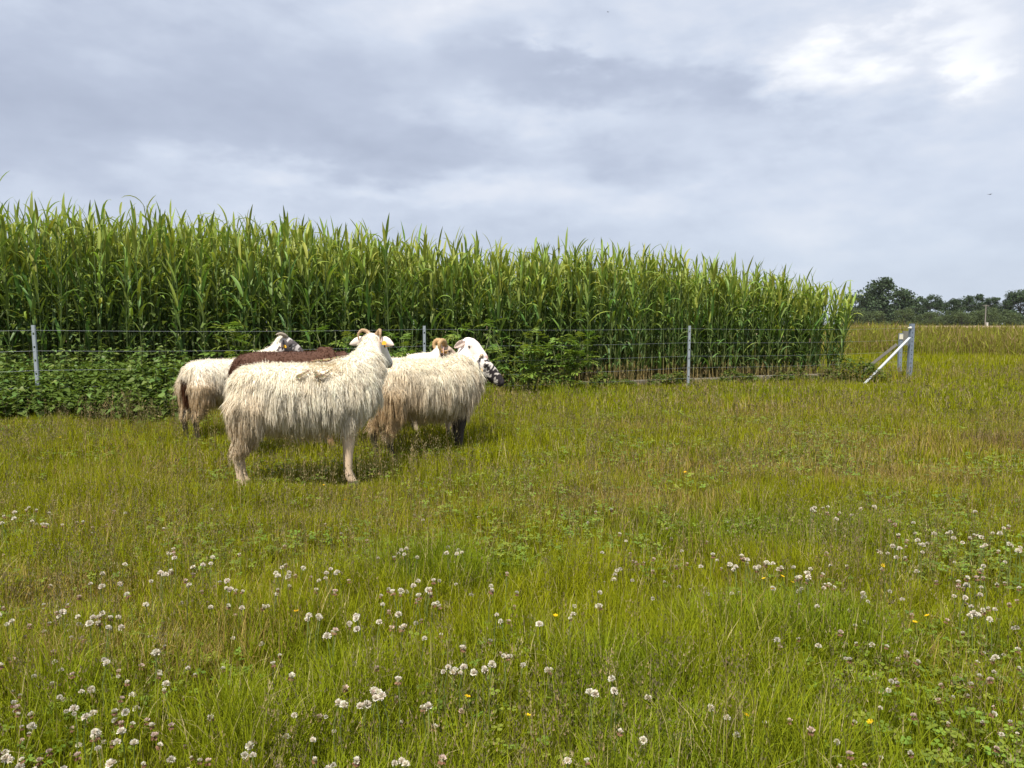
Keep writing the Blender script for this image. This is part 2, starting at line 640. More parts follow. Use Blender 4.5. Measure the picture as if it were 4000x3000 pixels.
def seed_stems(n, y0, y1, flecks, wst, fsz):
    x, y = wedge_points(n, y0, y1, rng)
    cl = vnoise(x, y, 0.8, 31) * .6 + vnoise(x, y, 0.25, 32) * .4
    k = keep_out(x, y) & (rng.random(n) < np.clip((cl - .25) * 2.0, 0, 1))
    x, y = x[k], y[k]
    n = len(x)
    h = 0.20 + 0.22 * rng.random(n) * (0.5 + vnoise(x, y, .9, 33))
    az = rng.random(n) * 2 * np.pi
    ln = np.abs(rng.normal(0, .16, n))
    dx, dy = np.cos(az) * np.sin(ln), np.sin(az) * np.sin(ln)
    kind = rng.random((n, 1))
    stem_c = np.where(kind < .55, np.array([[.12, .125, .025]]), np.array([[.23, .17, .07]])) * (0.7 + .6 * rng.random((n, 1)))
    head_c = np.where(kind < .5, np.array([[.17, .14, .075]]), np.where(kind < .8, np.array([[.27, .20, .10]]), np.array([[.30, .255, .13]]))) * (0.7 + .5 * rng.random((n, 1)))
    # stem: one quad strip facing random
    fa = rng.random(n) * np.pi
    wx, wy = np.cos(fa) * wst * .5, np.sin(fa) * wst * .5
    b = np.stack([x, y, np.zeros(n)], 1)
    t = np.stack([x + dx * h, y + dy * h, np.cos(ln) * h], 1)
    wv = np.stack([wx, wy, np.zeros(n)], 1)
    v = np.stack([b - wv, b + wv, t + wv * .5, t - wv * .5], 1).reshape(-1, 3)
    f = (np.arange(n) * 4)[:, None] + np.array([[0, 1, 2, 3]])
    out = [(v, [f], np.repeat(stem_c, 4, 0))]
    # open panicle: little spikelets round the top third
    m = n * flecks
    idx = np.repeat(np.arange(n), flecks)
    u = rng.random(m)
    s = 0.62 + 0.40 * u
    spread = (0.010 + .020 * rng.random(n))[idx] * (1.25 - u)
    a2 = rng.random(m) * 2 * np.pi
    cpos = b[idx] + (t - b)[idx] * s[:, None] + np.stack([np.cos(a2) * spread, np.sin(a2) * spread, np.zeros(m)], 1)
    a3 = rng.random(m) * 2 * np.pi
    up = np.stack([np.cos(a2) * .5, np.sin(a2) * .5, np.ones(m)], 1) * (fsz * (0.7 + rng.random(m)))[:, None]
    sd = np.stack([np.cos(a3), np.sin(a3), np.zeros(m)], 1) * (fsz * .32)
    v2 = np.stack([cpos - sd, cpos + sd, cpos + up], 1).reshape(-1, 3)
    f2 = (np.arange(m) * 3)[:, None] + np.array([[0, 1, 2]])
    out.append((v2, [f2], np.repeat(head_c[idx], 3, 0)))
    return out


ss = seed_stems(3200, 1.4, 4.0, 30, .0015, .0058)
ss += seed_stems(6500, 4.0, 8.0, 14, .0024, .0092)
ss += seed_stems(7500, 8.0, 16.0, 6, .0050, .020)
sm = merge(ss, 'seeding_grass', M_SEED)
tag(link('seeding_grass', sm), 'thin upright grass stems with brownish seed heads over the meadow', 'grass', kind='stuff')
NTRI['seed'] = len(sm.polygons)


# low clover leaves between the blades
def clover_leaves(n, y0, y1, size):
    x, y = wedge_points(n, y0, y1, rng)
    cl = vnoise(x, y, 0.55, 41) * .65 + vnoise(x, y, 0.2, 42) * .35
    k = keep_out(x, y) & (rng.random(n) < np.clip((cl - .44) * 5, 0, 1))
    x, y = x[k], y[k]
    n = len(x)
    z = 0.045 + 0.07 * rng.random(n)
    a0 = rng.random(n) * 2 * np.pi
    tl = rng.normal(0, .22, (n, 2))
    V, C = [], []
    col = np.array([0.120, 0.205, 0.024]) * (0.7 + .8 * rng.random((n, 1)))
    col[:, 0] *= 1 + .5 * rng.random(n)
    sz = size * (0.6 + .7 * rng.random(n))
    prof = [(0.0, 0.0), (.62, .45), (1.05, .24), (1.05, -.24), (.62, -.45)]
    for j in range(3):
        a = a0 + j * 2.0944
        ca, sa = np.cos(a), np.sin(a)
        vs = []
        for (u, w) in prof:
            lx = (u * ca - w * sa) * sz
            ly = (u * sa + w * ca) * sz
            vs.append(np.stack([x + lx, y + ly, z + lx * tl[:, 0] + ly * tl[:, 1]], 1))
        V.append(np.stack(vs, 1))
        C.append(np.repeat(col[:, None, :], 5, 1))
    v = np.concatenate(V).reshape(-1, 3)
    c = np.concatenate(C).reshape(-1, 3)
    f = (np.arange(3 * n) * 5)[:, None] + np.arange(5)[None, :]
    return (v, [f], c)


cm = merge([clover_leaves(17000, 1.35, 4.2, .0135), clover_leaves(22000, 4.2, 9.0, .016)], 'clover_leaves', M_CLOVERLEAF)
tag(link('clover_leaves', cm), 'low three-part clover leaves among the meadow grass', 'clover', kind='stuff')

# ------------------------------------------------------------------ far field with tall grass, on the right
def tall_grass():
    n = 70000
    y = 22.0 + 33.0 * rng.random(n) ** 1.3
    x = y * (0.40 + 0.44 * rng.random(n))
    edge = 23.5 + 5.0 * rng.random(n) ** 2 + 5.0 * vnoise(x, y * 0, 2.2, 51) - np.clip((0.5 - x / y) * 26, 0, 8)
    k = y > edge
    x, y = x[k], y[k]
    n = len(x)
    c = np.array([0.225, 0.205, 0.042]) * (0.7 + .5 * rng.random((n, 1)))
    green = ((vnoise(x, y, 3.5, 52) > .42) & (rng.random(n) < .75)) | (rng.random(n) < np.clip((31 - y) / 7, 0, .8))
    c[green] = np.array([0.205, 0.220, 0.026]) * (0.75 + .5 * rng.random((green.sum(), 1)))
    br = rng.random(n) < .22
    c[br] = np.array([0.27, 0.19, 0.10]) * (0.7 + .5 * rng.random((br.sum(), 1)))
    h = (0.60 + 0.36 * vnoise(x, y, 1.8, 53) + .26 * rng.random(n)) * (1 + .18 * np.clip((.60 - x / y) * 8, 0, 1)) * np.clip((y - 19.5) / 9.0, .25, 1.0)
    thin = rng.random(n) < .55
    a = blades(x[thin], y[thin], h[thin], 0.010 + .014 * rng.random(thin.sum()), c[thin], 2, rng, .22, .6)
    b = ~thin
    nb = b.sum()
    hb = .16 + .22 * rng.random(nb)
    rep_ = 2
    xb, yb, cb, hb2 = (np.repeat(q, rep_, 0) for q in (x[b], y[b], c[b], hb))
    xb = xb + rng.normal(0, .15, len(xb))
    yb = yb + rng.normal(0, .15, len(yb))
    z0 = np.repeat(h[b], rep_) * (.05 + .85 * rng.random(len(xb)))
    bb = blades(xb, yb, hb2, .020 + .02 * rng.random(len(xb)), cb * (.75 + .5 * rng.random((len(xb), 1))), 1, rng, .75, .3, z0)
    return a, bb


tg = merge(list(tall_grass()), 'tall_grass', M_GRASS)
tag(link('tall_grass', tg), 'tall uncut brownish-green grass at the far side of the meadow right of the reeds', 'grass', kind='stuff')

# canopy of the hay field beyond
nx, ny = 120, 60
xs = np.linspace(-120, 330, nx)
ys = np.geomspace(50, 255, ny)
X, Y = np.meshgrid(xs, ys)
Z = 0.72 + 0.22 * vnoise(X, Y, 7, 61) + .10 * vnoise(X, Y, 1.3, 62)
Z[0, :] = -0.02                                       # the near edge slopes down to the ground
Vh = np.stack([X.ravel(), Y.ravel(), Z.ravel()], 1)
ii = np.arange(nx * ny).reshape(ny, nx)
Fh = np.stack([ii[:-1, :-1].ravel(), ii[:-1, 1:].ravel(), ii[1:, 1:].ravel(), ii[1:, :-1].ravel()], 1)
Ch = np.array([0.30, 0.22, 0.15]) * (0.8 + .4 * vnoise(X, Y, 9, 63).ravel()[:, None])
hf = link('hay_field', mesh_np('hay_field', Vh, Fh, Ch, attr_mat('hay', .95, .05, .3, .8)))
tag(hf, 'pinkish brown hay field in front of the far trees', 'field', kind='structure')


# ------------------------------------------------------------------ far trees
def make_tree(name, label, px, top_py, wpx, Y, seed, n_leaf=2600, base_frac=0.12, tone=(0.036, 0.062, 0.024), squash=1.0, group=None):
    r = np.random.default_rng(seed)
    c = at_y(px, 1270, Y)
    Ht = at_y(px, top_py, Y).z
    W = wpx / 3000.0 * Y
    root = empty(name, (c.x, c.y, 0))
    tag(root, label, 'tree', group)
    # trunk and limbs
    t = MB()
    tr = 0.028 * Ht
    t.tube([(0, 0, -.1), (.02 * Ht, 0, .2 * Ht), (-.01 * Ht, .01 * Ht, .45 * Ht), (0, 0, .8 * Ht)], [tr * 1.3, tr, tr * .7, tr * .15], 8, (.06, .05, .04))
    for k in range(7):
        a = k * 2.4 + r.random()
        z0 = (.22 + .07 * k) * Ht
        L = W * (.25 + .15 * r.random())
        t.tube([(0, 0, z0), (math.cos(a) * L * .5, math.sin(a) * L * .5, z0 + L * .35), (math.cos(a) * L, math.sin(a) * L, z0 + L * .6)], [tr * .45, tr * .28, tr * .08], 5, (.06, .05, .04))
    t.build('trunk', M_BARK, root)
    # crown: leaf sprays gathered in lobes
    nl = 46
    lob = []
    for k in range(nl):
        z = base_frac + (1 - base_frac) * (0.05 + 0.92 * r.random())
        env = math.sqrt(max(0.02, 1 - ((z - .48) / .56) ** 2))
        a = r.random() * 2 * math.pi
        rad = env * (0.25 + .62 * math.sqrt(r.random()))
        lob.append((math.cos(a) * rad * W * .5, math.sin(a) * rad * W * .5, z * Ht * .93, (0.10 + .10 * r.random()) * W * (0.75 + .4 * env)))
    lob = np.array(lob)
    li = r.integers(0, nl, n_leaf)
    dirs = r.normal(0, 1, (n_leaf, 3))
    dirs /= np.linalg.norm(dirs, axis=1)[:, None]
    rr = lob[li, 3] * (0.35 + .75 * r.random(n_leaf))
    p = lob[li, :3] + dirs * rr[:, None] * np.array([1, 1, .8 * squash])
    p[:, 2] = np.clip(p[:, 2], 0.15, Ht)
    sz = (0.016 + 0.019 * r.random(n_leaf)) * max(W, 5.0)
    a1 = r.normal(0, 1, (n_leaf, 3)) + dirs * .2
    a1 /= np.linalg.norm(a1, axis=1)[:, None]
    b1 = np.cross(a1, dirs + r.normal(0, .5, (n_leaf, 3)))
    b1 /= np.linalg.norm(b1, axis=1)[:, None] + 1e-6
    a1, b1 = a1 * sz[:, None], b1 * (sz * .6)[:, None]
    V = np.stack([p - a1, p + b1 * 1.2 + a1 * .5, p - b1 * 1.2 + a1 * .7], 1).reshape(-1, 3)
    F = (np.arange(n_leaf) * 3)[:, None] + np.arange(3)[None]
    C = np.array(tone) * (0.65 + .7 * r.random((n_leaf, 1))) * (0.8 + .4 * r.random((nl, 1))[li])
    link('crown', mesh_np('crown', V, F, np.repeat(C, 3, 0), M_TREE), root)
    return root


TREES = [
    ('broadleaf_tree', 'low dark tree crown just showing behind the right end of the reeds', 3340, 1150, 120, 250, None),
    ('broadleaf_tree', 'tallest dark green tree on the horizon beside the right end of the reeds', 3465, 1086, 205, 240, None),
    ('broadleaf_tree', 'dark green tree against the right flank of the tallest far tree', 3562, 1142, 100, 244, None),
    ('broadleaf_tree', 'rounded dark tree behind and right of the fence corner post', 3632, 1141, 100, 246, None),
    ('broadleaf_tree', 'low dark tree between two taller round crowns on the horizon', 3722, 1162, 96, 240, None),
    ('broadleaf_tree', 'broad dark tree rising behind the utility pole to its left', 3800, 1144, 110, 250, None),
    ('broadleaf_tree', 'small dark tree directly behind the utility pole', 3872, 1156, 84, 246, None),
    ('broadleaf_tree', 'large dark tree cut by the right edge of the picture', 3985, 1130, 150, 240, None),
    ('broadleaf_tree', 'dark tree beyond the right edge of the picture', 4130, 1140, 150, 245, None),
    ('hedge_bush', 'lighter green bush in front of the tallest far tree', 3535, 1198, 92, 225, 1),
    ('hedge_bush', 'small light green bush under the round far tree', 3632, 1218, 64, 224, 1),
    ('hedge_bush', 'rounded green bush left of the utility pole', 3756, 1208, 84, 228, 1),
    ('hedge_bush', 'green bush at the foot of the utility pole', 3862, 1200, 90, 230, 1),
    ('hedge_bush', 'dark hedge bush near the right edge of the picture', 3945, 1222, 90, 230, 1),
    ('hedge_bush', 'dark hedge bush at the foot of the tallest far tree', 3425, 1215, 110, 226, 1),
    ('hedge_bush', 'low dark bush between the two lighter far bushes', 3590, 1228, 70, 230, 1),
    ('hedge_bush', 'hedge bush half hidden behind the right end of the reeds', 3330, 1205, 120, 232, 1),
    ('hedge_bush', 'low hedge bush right of the small light green bush', 3668, 1210, 100, 236, 1),
    ('hedge_bush', 'low hedge bush just left of the foot of the utility pole', 3812, 1212, 96, 236, 1),
    ('hedge_bush', 'low hedge bush right of the utility pole', 3906, 1208, 96, 236, 1),
    ('hedge_bush', 'low dark bush under the low far tree', 3695, 1226, 70, 232, 1),
]
for i, (nm, lb, px, ty, wp, Yd, bush) in enumerate(TREES):
    if bush:
        make_tree(nm, lb, px, ty, wp, Yd, 100 + i, 4000, 0.0, (0.070, 0.098, 0.034))
    else:
        make_tree(nm, lb, px, ty, wp, Yd, 100 + i, 9500, 0.0, (0.046, 0.074, 0.032))

# utility pole with its line
pp = at_y(3848, 1270, 212)
ptop = at_y(3848, 1190, 212).z
up = empty('utility_pole', (pp.x, pp.y, 0))
tag(up, 'thin grey utility pole standing in front of the far trees', 'pole')
m = MB()
m.tube([(0, 0, 0), (0, 0, ptop)], [.17, .12], 8, (.20, .19, .17))
m.build('shaft', M_WOOD, up)
m = MB()
m.box((-.9, -.06, ptop - .35), (.9, .06, ptop - .2), (.18, .17, .15))
m.build('cross_arm', M_WOOD, up)
m = MB()
for (x0, x1, z0, z1, y1) in ((0, (3300 - 3848) / 3000 * 212, ptop, ptop - 1.55, 0), (0, (4250 - 3848) / 3000 * 212, ptop, ptop - .7, 0)):
    pts = []
    for k in range(9):
        t = k / 8
        pts.append((x0 + (x1 - x0) * t, 0, z0 + (z1 - z0) * t - .5 * 4 * t * (1 - t) * .6))
    m.tube(pts, .035, 4, (.05, .05, .05))
m.build('cable', M_WOOD, up)
wp_ = at_y(3855, 1283, 150)
m = MB()
m.box((-.14, -.14, -.2), (.14, .14, 1.55), (.6, .58, .52))
m.box((-.17, -.17, 1.55), (.17, .17, 1.62), (.62, .6, .55))
tag(m.build('marker_post', M_CONC, None, loc=(wp_.x, wp_.y, 0)), 'short pale marker post below the utility pole', 'post')


# two distant birds
def bird(label, px, py, Y, s, rz):
    c = at_y(px, py, Y)
    o = empty('bird', c, rz)
    tag(o, label, 'bird')
    b = MB()
    b.tube([(-.11, 0, 0), (-.06, 0, .005), (0, 0, .01), (.06, 0, .008), (.10, 0, .0), (.13, 0, -.003)], [.006, .022, .03, .026, .015, .003], 7, (.03, .03, .035))
    bo = b.build('body', M_FEATHER, o)
    for sd in (-1, 1):
        w = MB()
        pts = [(.04, .02 * sd, .012), (.05, .12 * sd, .06), (.0, .26 * sd, .03), (-.03, .12 * sd, .045), (-.05, .02 * sd, .01)]
        w.add(pts + [(p[0], p[1], p[2] - .006) for p in pts], [(0, 1, 3, 4), (1, 2, 3), (5, 9, 8, 6), (6, 8, 7), (0, 5, 6, 1), (1, 6, 7, 2), (2, 7, 8, 3), (3, 8, 9, 4)], (.03, .03, .035))
        w.build('wing', M_FEATHER, o)
    t = MB()
    t.add([(-.10, -.01, 0), (-.10, .01, 0), (-.19, .035, .0), (-.17, 0, 0), (-.19, -.035, 0), (-.10, -.01, -.004), (-.10, .01, -.004), (-.19, .035, -.004), (-.17, 0, -.004), (-.19, -.035, -.004)],
          [(0, 1, 2, 3, 4), (9, 8, 7, 6, 5), (0, 5, 6, 1), (1, 6, 7, 2), (2, 7, 8, 3), (3, 8, 9, 4), (4, 9, 5, 0)], (.03, .03, .035))
    t.build('tail', M_FEATHER, o)
    o.scale = (s, s, s)


bird('small dark bird flying low at right above the far trees', 3867, 760, 70, 1.0, R(200))
bird('tiny dark bird high up near the top edge of the picture', 2375, 47, 90, .8, R(150))


# ------------------------------------------------------------------ reeds
def reed_leaf_arrays(r, segs=6):
    """unit-length blade leaf rising from the origin and bending over towards +x"""
    a0 = R(r.uniform(10, 24))
    a1 = R(r.choice([24, 32, 42, 58, 85, 125]) + r.uniform(-8, 8))
    wmax = r.uniform(.078, .125)
    tw = r.uniform(-.7, .7)
    pos, a = Vector((0, 0, 0)), a0
    V = []
    prof = [.35, .85, 1.0, .95, .75, .45, .0]
    for i in range(segs + 1):
        t = i / segs
        if i:
            a = a0 + (a1 - a0) * t ** 1.6
            pos = pos + Vector((math.sin(a), 0, math.cos(a))) / segs
        w = wmax * prof[i] * .5
        th = tw * t
        side = Vector((-math.sin(th) * math.cos(a), math.cos(th), math.sin(th) * math.sin(a)))
        up = Vector((-math.cos(a), 0, math.sin(a)))
        if i < segs:
            V += [pos - side * w + up * w * .35, pos - Vector((0, 0, 0)), pos + side * w + up * w * .35]
        else:
            V += [pos]
    F4, F3 = [], []
    for i in range(segs - 1):
        o = 3 * i
        F4 += [(o, o + 1, o + 4, o + 3), (o + 1, o + 2, o + 5, o + 4)]
    o = 3 * (segs - 1)
    F3 = [(o, o + 1, o + 3), (o + 1, o + 2, o + 3)]
    return np.array([tuple(v) for v in V]), np.array(F4), np.array(F3)


rr = random.Random(5)
LEAFV = [reed_leaf_arrays(rr) for _ in range(14)]


def thin_leaf(a):
    """same leaf with fewer points, for stalks deep in the stand"""
    V = a[0]
    keep = []
    for i in (0, 2, 4):
        keep += [V[3 * i], V[3 * i + 2]]
    keep.append(V[-1])
    return np.array(keep), np.array([(0, 1, 3, 2), (2, 3, 5, 4)]), np.array([(4, 5, 6)])


LEAFT = [thin_leaf(a) for a in LEAFV]
# colours of the leaf: lighter yellow-green at the top of the plant, darker bluish green lower down
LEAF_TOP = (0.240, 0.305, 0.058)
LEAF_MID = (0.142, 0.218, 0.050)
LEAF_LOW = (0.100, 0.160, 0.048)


def lm(name, V, F4, F3, col, mat):
    return mesh_np(name, V, [F4, F3], np.tile(np.array(col), (len(V), 1)), mat)


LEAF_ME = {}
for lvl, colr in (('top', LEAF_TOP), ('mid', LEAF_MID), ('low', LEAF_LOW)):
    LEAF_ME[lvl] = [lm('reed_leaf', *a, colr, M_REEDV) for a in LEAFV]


def stem_cols(zs):
    out = []
    for z in zs:
        k = min(max((z - .12) / .5, 0), 1)
        a, b = np.array((.27, .19, .075)), np.array((.085, .120, .035))
        out.append(tuple(a * (1 - k) + b * k))
    return out


def reed_stem_mesh(r):
    zs = [0, .06, .14, .25, .4, .6, .8, 1.0]
    bx, by = r.uniform(-.03, .03), r.uniform(-.03, .03)
    pts = [(bx * z * z, by * z * z, z * 2.2) for z in zs]
    m = MB()
    m.tube(pts, [.0085, .0082, .008, .0078, .007, .006, .005, .003], 5, cols=stem_cols([z * 2.2 for z in zs]), cap=False)
    return m.mesh('reed_stem', M_STEM)


STEMS = [reed_stem_mesh(rr) for _ in range(5)]


def reed_section(X):
    if X < -5.7:
        return ('tall reed stalk in the front row left of the leftmost fence post', 'front reeds left of the leftmost post')
    if X < -3.6:
        return ('tall reed stalk in the front row behind the nettle bank', 'front reeds behind the nettles')
    if X < -1.3:
        return ('tall reed stalk in the front row behind the backs of the sheep', 'front reeds behind the sheep')
    if X < 1.1:
        return ('reed stalk in the front row behind the elder bushes right of the middle post', 'front reeds behind the elder bushes')
    if X < 3.4:
        return ('reed stalk with tan base behind the post standing clear of the sheep', 'front reeds behind the clear post')
    if X < 5.3:
        return ('shorter reed stalk in the front row behind the concrete edging', 'front reeds behind the concrete edging')
    return ('short outermost reed stalk leaning out at the right end of the stand', 'reeds at the right end of the stand')


def plan_stalk(X, Yv, r):
    """height, tilt and leaf list (z, azimuth, length, level, variant, pitch)"""
    Hs = float(reed_h(X)) * r.uniform(.80, 1.05)
    if r.random() < .05:
        Hs *= 1.07
    lean_x = r.gauss(0, .035) + (max(0, X - 5.4) * .10 if X > 5.4 else 0)
    lean_y = r.gauss(-.01, .035)
    stem = Hs * .88
    nlv = r.randint(12, 15)
    lv = []
    az = r.uniform(0, 6.28)
    for k in range(nlv):
        f = (k + r.uniform(-.3, .3)) / (nlv - 1)
        f = min(max(f, 0), 1)
        z = stem * (.13 + .87 * f)
        az += math.pi + r.gauss(0, .5)
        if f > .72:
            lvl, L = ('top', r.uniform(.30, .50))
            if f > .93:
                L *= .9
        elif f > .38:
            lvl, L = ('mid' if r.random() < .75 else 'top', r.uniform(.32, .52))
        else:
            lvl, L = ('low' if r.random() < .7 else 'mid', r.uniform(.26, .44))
        var = r.randrange(len(LEAFV))
        pit = r.uniform(-.22, .05) if f > .72 else r.uniform(-.12, .22)
        lv.append((z, az, L, lvl, var, pit))
    return Hs, stem, lean_x, lean_y, lv


N_FRONT = 300
r = random.Random(21)
front_x = sorted([REED_X0 + 2.0 + (REED_X1 - REED_X0 - 2.0) * (i + r.random()) / N_FRONT for i in range(N_FRONT)])
for X in front_x:
    Yv = reed_front(X) + r.uniform(0, .55)
    if X > 5.9:
        Yv += r.uniform(0, 1.2)
    Hs, stem, lx, ly, lv = plan_stalk(X, Yv, r)
    root = bpy.data.objects.new('reed_stalk', None)
    COL.objects.link(root)
    root.empty_display_size = .1
    root.location = (X, Yv, 0)
    root.rotation_euler = (-ly, lx, r.uniform(-.1, .1))
    lb, gr = reed_section(X)
    tag(root, lb, 'reed', gr)
    so = bpy.data.objects.new('stem', STEMS[r.randrange(5)])
    COL.objects.link(so)
    so.parent = root
    so.scale = (1, 1, stem / 2.2)
    for (z, az, L, lvl, var, pit) in lv:
        lo = bpy.data.objects.new('leaf', LEAF_ME[lvl][var])
        COL.objects.link(lo)
        lo.parent = root
        lo.location = (0, 0, z)
        lo.rotation_euler = (0, pit, az)
        lo.scale = (L, L, L)


def reed_mass(n, r):
    Vs, F4s, F3s, Cs, o = [], [], [], [], 0
    stems = MB()
    for i in range(n):
        X = r.uniform(REED_X0, REED_X1 - .1)
        dep = r.random() ** 1.1 * 5.0
        if i >= n - 900:
            X = r.uniform(REED_X0, -1.5)
            dep = r.uniform(.8, 5.0)
        Yv = reed_front(X) + .25 + dep
        X -= dep * .25 * (X > 4)
        Hs, stem, lx, ly, lv = plan_stalk(X, Yv, r)
        stems.tube([(X, Yv, 0), (X + lx * stem * .5, Yv + ly * stem * .5, stem * .5), (X + lx * stem, Yv + ly * stem, stem)], [.0085, .0075, .003], 3,
                   cols=stem_cols([0, stem * .5, stem]), cap=False)
        stems.c[-9:-6] = [(.27, .19, .075)] * 3
        for (z, az, L, lvl, var, pit) in lv:
            V, F4, F3 = LEAFV[var] if dep < .7 else LEAFT[var]
            M = Matrix.Translation((X + lx * z, Yv + ly * z, z)) @ Matrix.Rotation(az, 4, 'Z') @ Matrix.Rotation(pit, 4, 'Y') @ Matrix.Scale(L, 4)
            Mn = np.array(M)
            Vs.append(V @ Mn[:3, :3].T + Mn[:3, 3])
            F4s.append(F4 + o)
            F3s.append(F3 + o)
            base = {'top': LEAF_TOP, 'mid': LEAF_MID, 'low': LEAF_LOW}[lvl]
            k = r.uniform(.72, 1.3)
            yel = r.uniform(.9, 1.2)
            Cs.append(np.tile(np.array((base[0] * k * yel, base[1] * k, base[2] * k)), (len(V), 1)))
            o += len(V)
    return (np.concatenate(Vs), [np.concatenate(F4s), np.concatenate(F3s)], np.concatenate(Cs)), stems


(rv, rf, rc), rstem = reed_mass(3400, random.Random(33))
rm = mesh_np('reed_bed', rv, rf, rc, M_REED)
tag(link('reed_bed', rm), 'dense stand of tall green reeds filling in behind the front row', 'reeds', kind='stuff')
rs = rstem.build('reed_bed_stems', M_STEM)
tag(rs, 'crowded reed stems inside the tall stand behind the fence', 'reeds', kind='stuff')
NTRI['reed'] = len(rm.polygons) * 2 + len(rs.data.polygons) * 2


# ------------------------------------------------------------------ nettles and elder bushes at the foot of the reeds
def nettle_leaf_mesh(seed):
    r = random.Random(seed)
    # heart-shaped, toothed, folded along the midrib and drooping
    prof = [(0, .0), (.06, .22), (.22, .34), (.42, .30), (.62, .21), (.82, .10), (1.0, 0)]
    V, F = [], []
    droop = r.uniform(.3, .9)
    for i, (t, w) in enumerate(prof):
        x = t * (1 - .12 * droop * t)
        z = -droop * t * t * .55 + .12 * t
        tooth = .05 * (1 if i % 2 else -1) * (w > .05)
        V += [(x + tooth, -w, z + w * .28), (x, 0, z), (x + tooth, w, z + w * .28)]
    for i in range(len(prof) - 1):
        o = 3 * i
        F += [(o, o + 1, o + 4, o + 3), (o + 1, o + 2, o + 5, o + 4)]
    c = (0.098, 0.150, 0.030)
    k = r.uniform(.85, 1.25)
    return mesh_np('nettle_leaf', np.array(V), np.array(F), np.tile(np.array(c) * k, (len(V), 1)), M_NETTLE)


NLEAF = [nettle_leaf_mesh(i) for i in range(5)]
m = MB()
m.tube([(0, 0, 0), (.02, 0, .35), (-.01, .01, .7), (0, 0, 1)], [.006, .005, .004, .002], 4, (.075, .09, .03), cap=False)
NSTEM = m.mesh('nettle_stem', M_STEM)


def nettle_plant(x, y, h, r, label, group):
    root = bpy.data.objects.new('nettle_plant', None)
    COL.objects.link(root)
    root.location = (x, y, 0)
    root.rotation_euler = (r.gauss(0.04, .08), r.gauss(0, .09), r.uniform(0, 6.28))
    tag(root, label, 'nettle', group)
    s = bpy.data.objects.new('stem', NSTEM)
    COL.objects.link(s)
    s.parent = root
    s.scale = (1, 1, h)
    n = max(3, int(h / .070))
    for k in range(n):
        f = (k + 1) / n
        z = h * (.22 + .78 * f)
        for q in range(2):
            if r.random() < .12:
                continue
            L = (.128 * (1 - .60 * f ** 2.2)) * r.uniform(.8, 1.25)
            lo = bpy.data.objects.new('leaf', NLEAF[r.randrange(5)])
            COL.objects.link(lo)
            lo.parent = root
            lo.location = (0, 0, z)
            lo.rotation_euler = (r.gauss(0, .25), r.uniform(-.2, .55) * (1 - f * .6), k * 1.571 + q * math.pi + r.gauss(0, .25))
            lo.scale = (L, L, L)


r = random.Random(55)
spots = []
while len(spots) < 215:
    px = r.uniform(-330, 720)
    X_, Y_ = 0, 0
    Y_ = r.uniform(8.2, 10.9)
    X_ = (px - 2000) / 3000.0 * Y_
    if Y_ > reed_front(X_) + .1:
        continue
    edge = 8.35 + .2 * math.sin(X_ * 2.3) + .12 * math.sin(X_ * 6.1)
    if Y_ < edge:
        continue
    if px > 560 and r.random() < .35:
        continue
    if any((X_ - a) ** 2 + (Y_ - b) ** 2 < .013 for a, b, _ in spots):
        continue
    t = min((Y_ - edge) / 1.0, 1)
    h = (.34 + .40 * t) * r.uniform(.8, 1.15)
    if X_ < -5.0 and Y_ < 9.3:
        h = min(h, .50)
    if X_ > -4.8 and Y_ > 9.3:
        h *= 1.12
    spots.append((X_, Y_, h))
for (X_, Y_, h) in spots:
    if X_ < -5.62 and Y_ < 9.2:
        lb, gr = 'low nettle plant in the front left of the leftmost fence post', 'nettles front left of the leftmost post'
    elif X_ < -5.62:
        lb, gr = 'taller nettle plant at the back left of the leftmost fence post', 'nettles back left of the leftmost post'
    elif X_ < -5.1 and Y_ < 9.35:
        lb, gr = 'nettle plant in front of the foot of the leftmost fence post', 'nettles at the foot of the leftmost post'
    elif Y_ < 9.35:
        lb, gr = 'dark green nettle plant in the front of the bank left of the sheep', 'nettles in front of the fence'
    else:
        lb, gr = 'dark green nettle plant at the back of the bank against the reeds', 'nettles against the reeds'
    nettle_plant(X_, Y_, h, r, lb, gr)

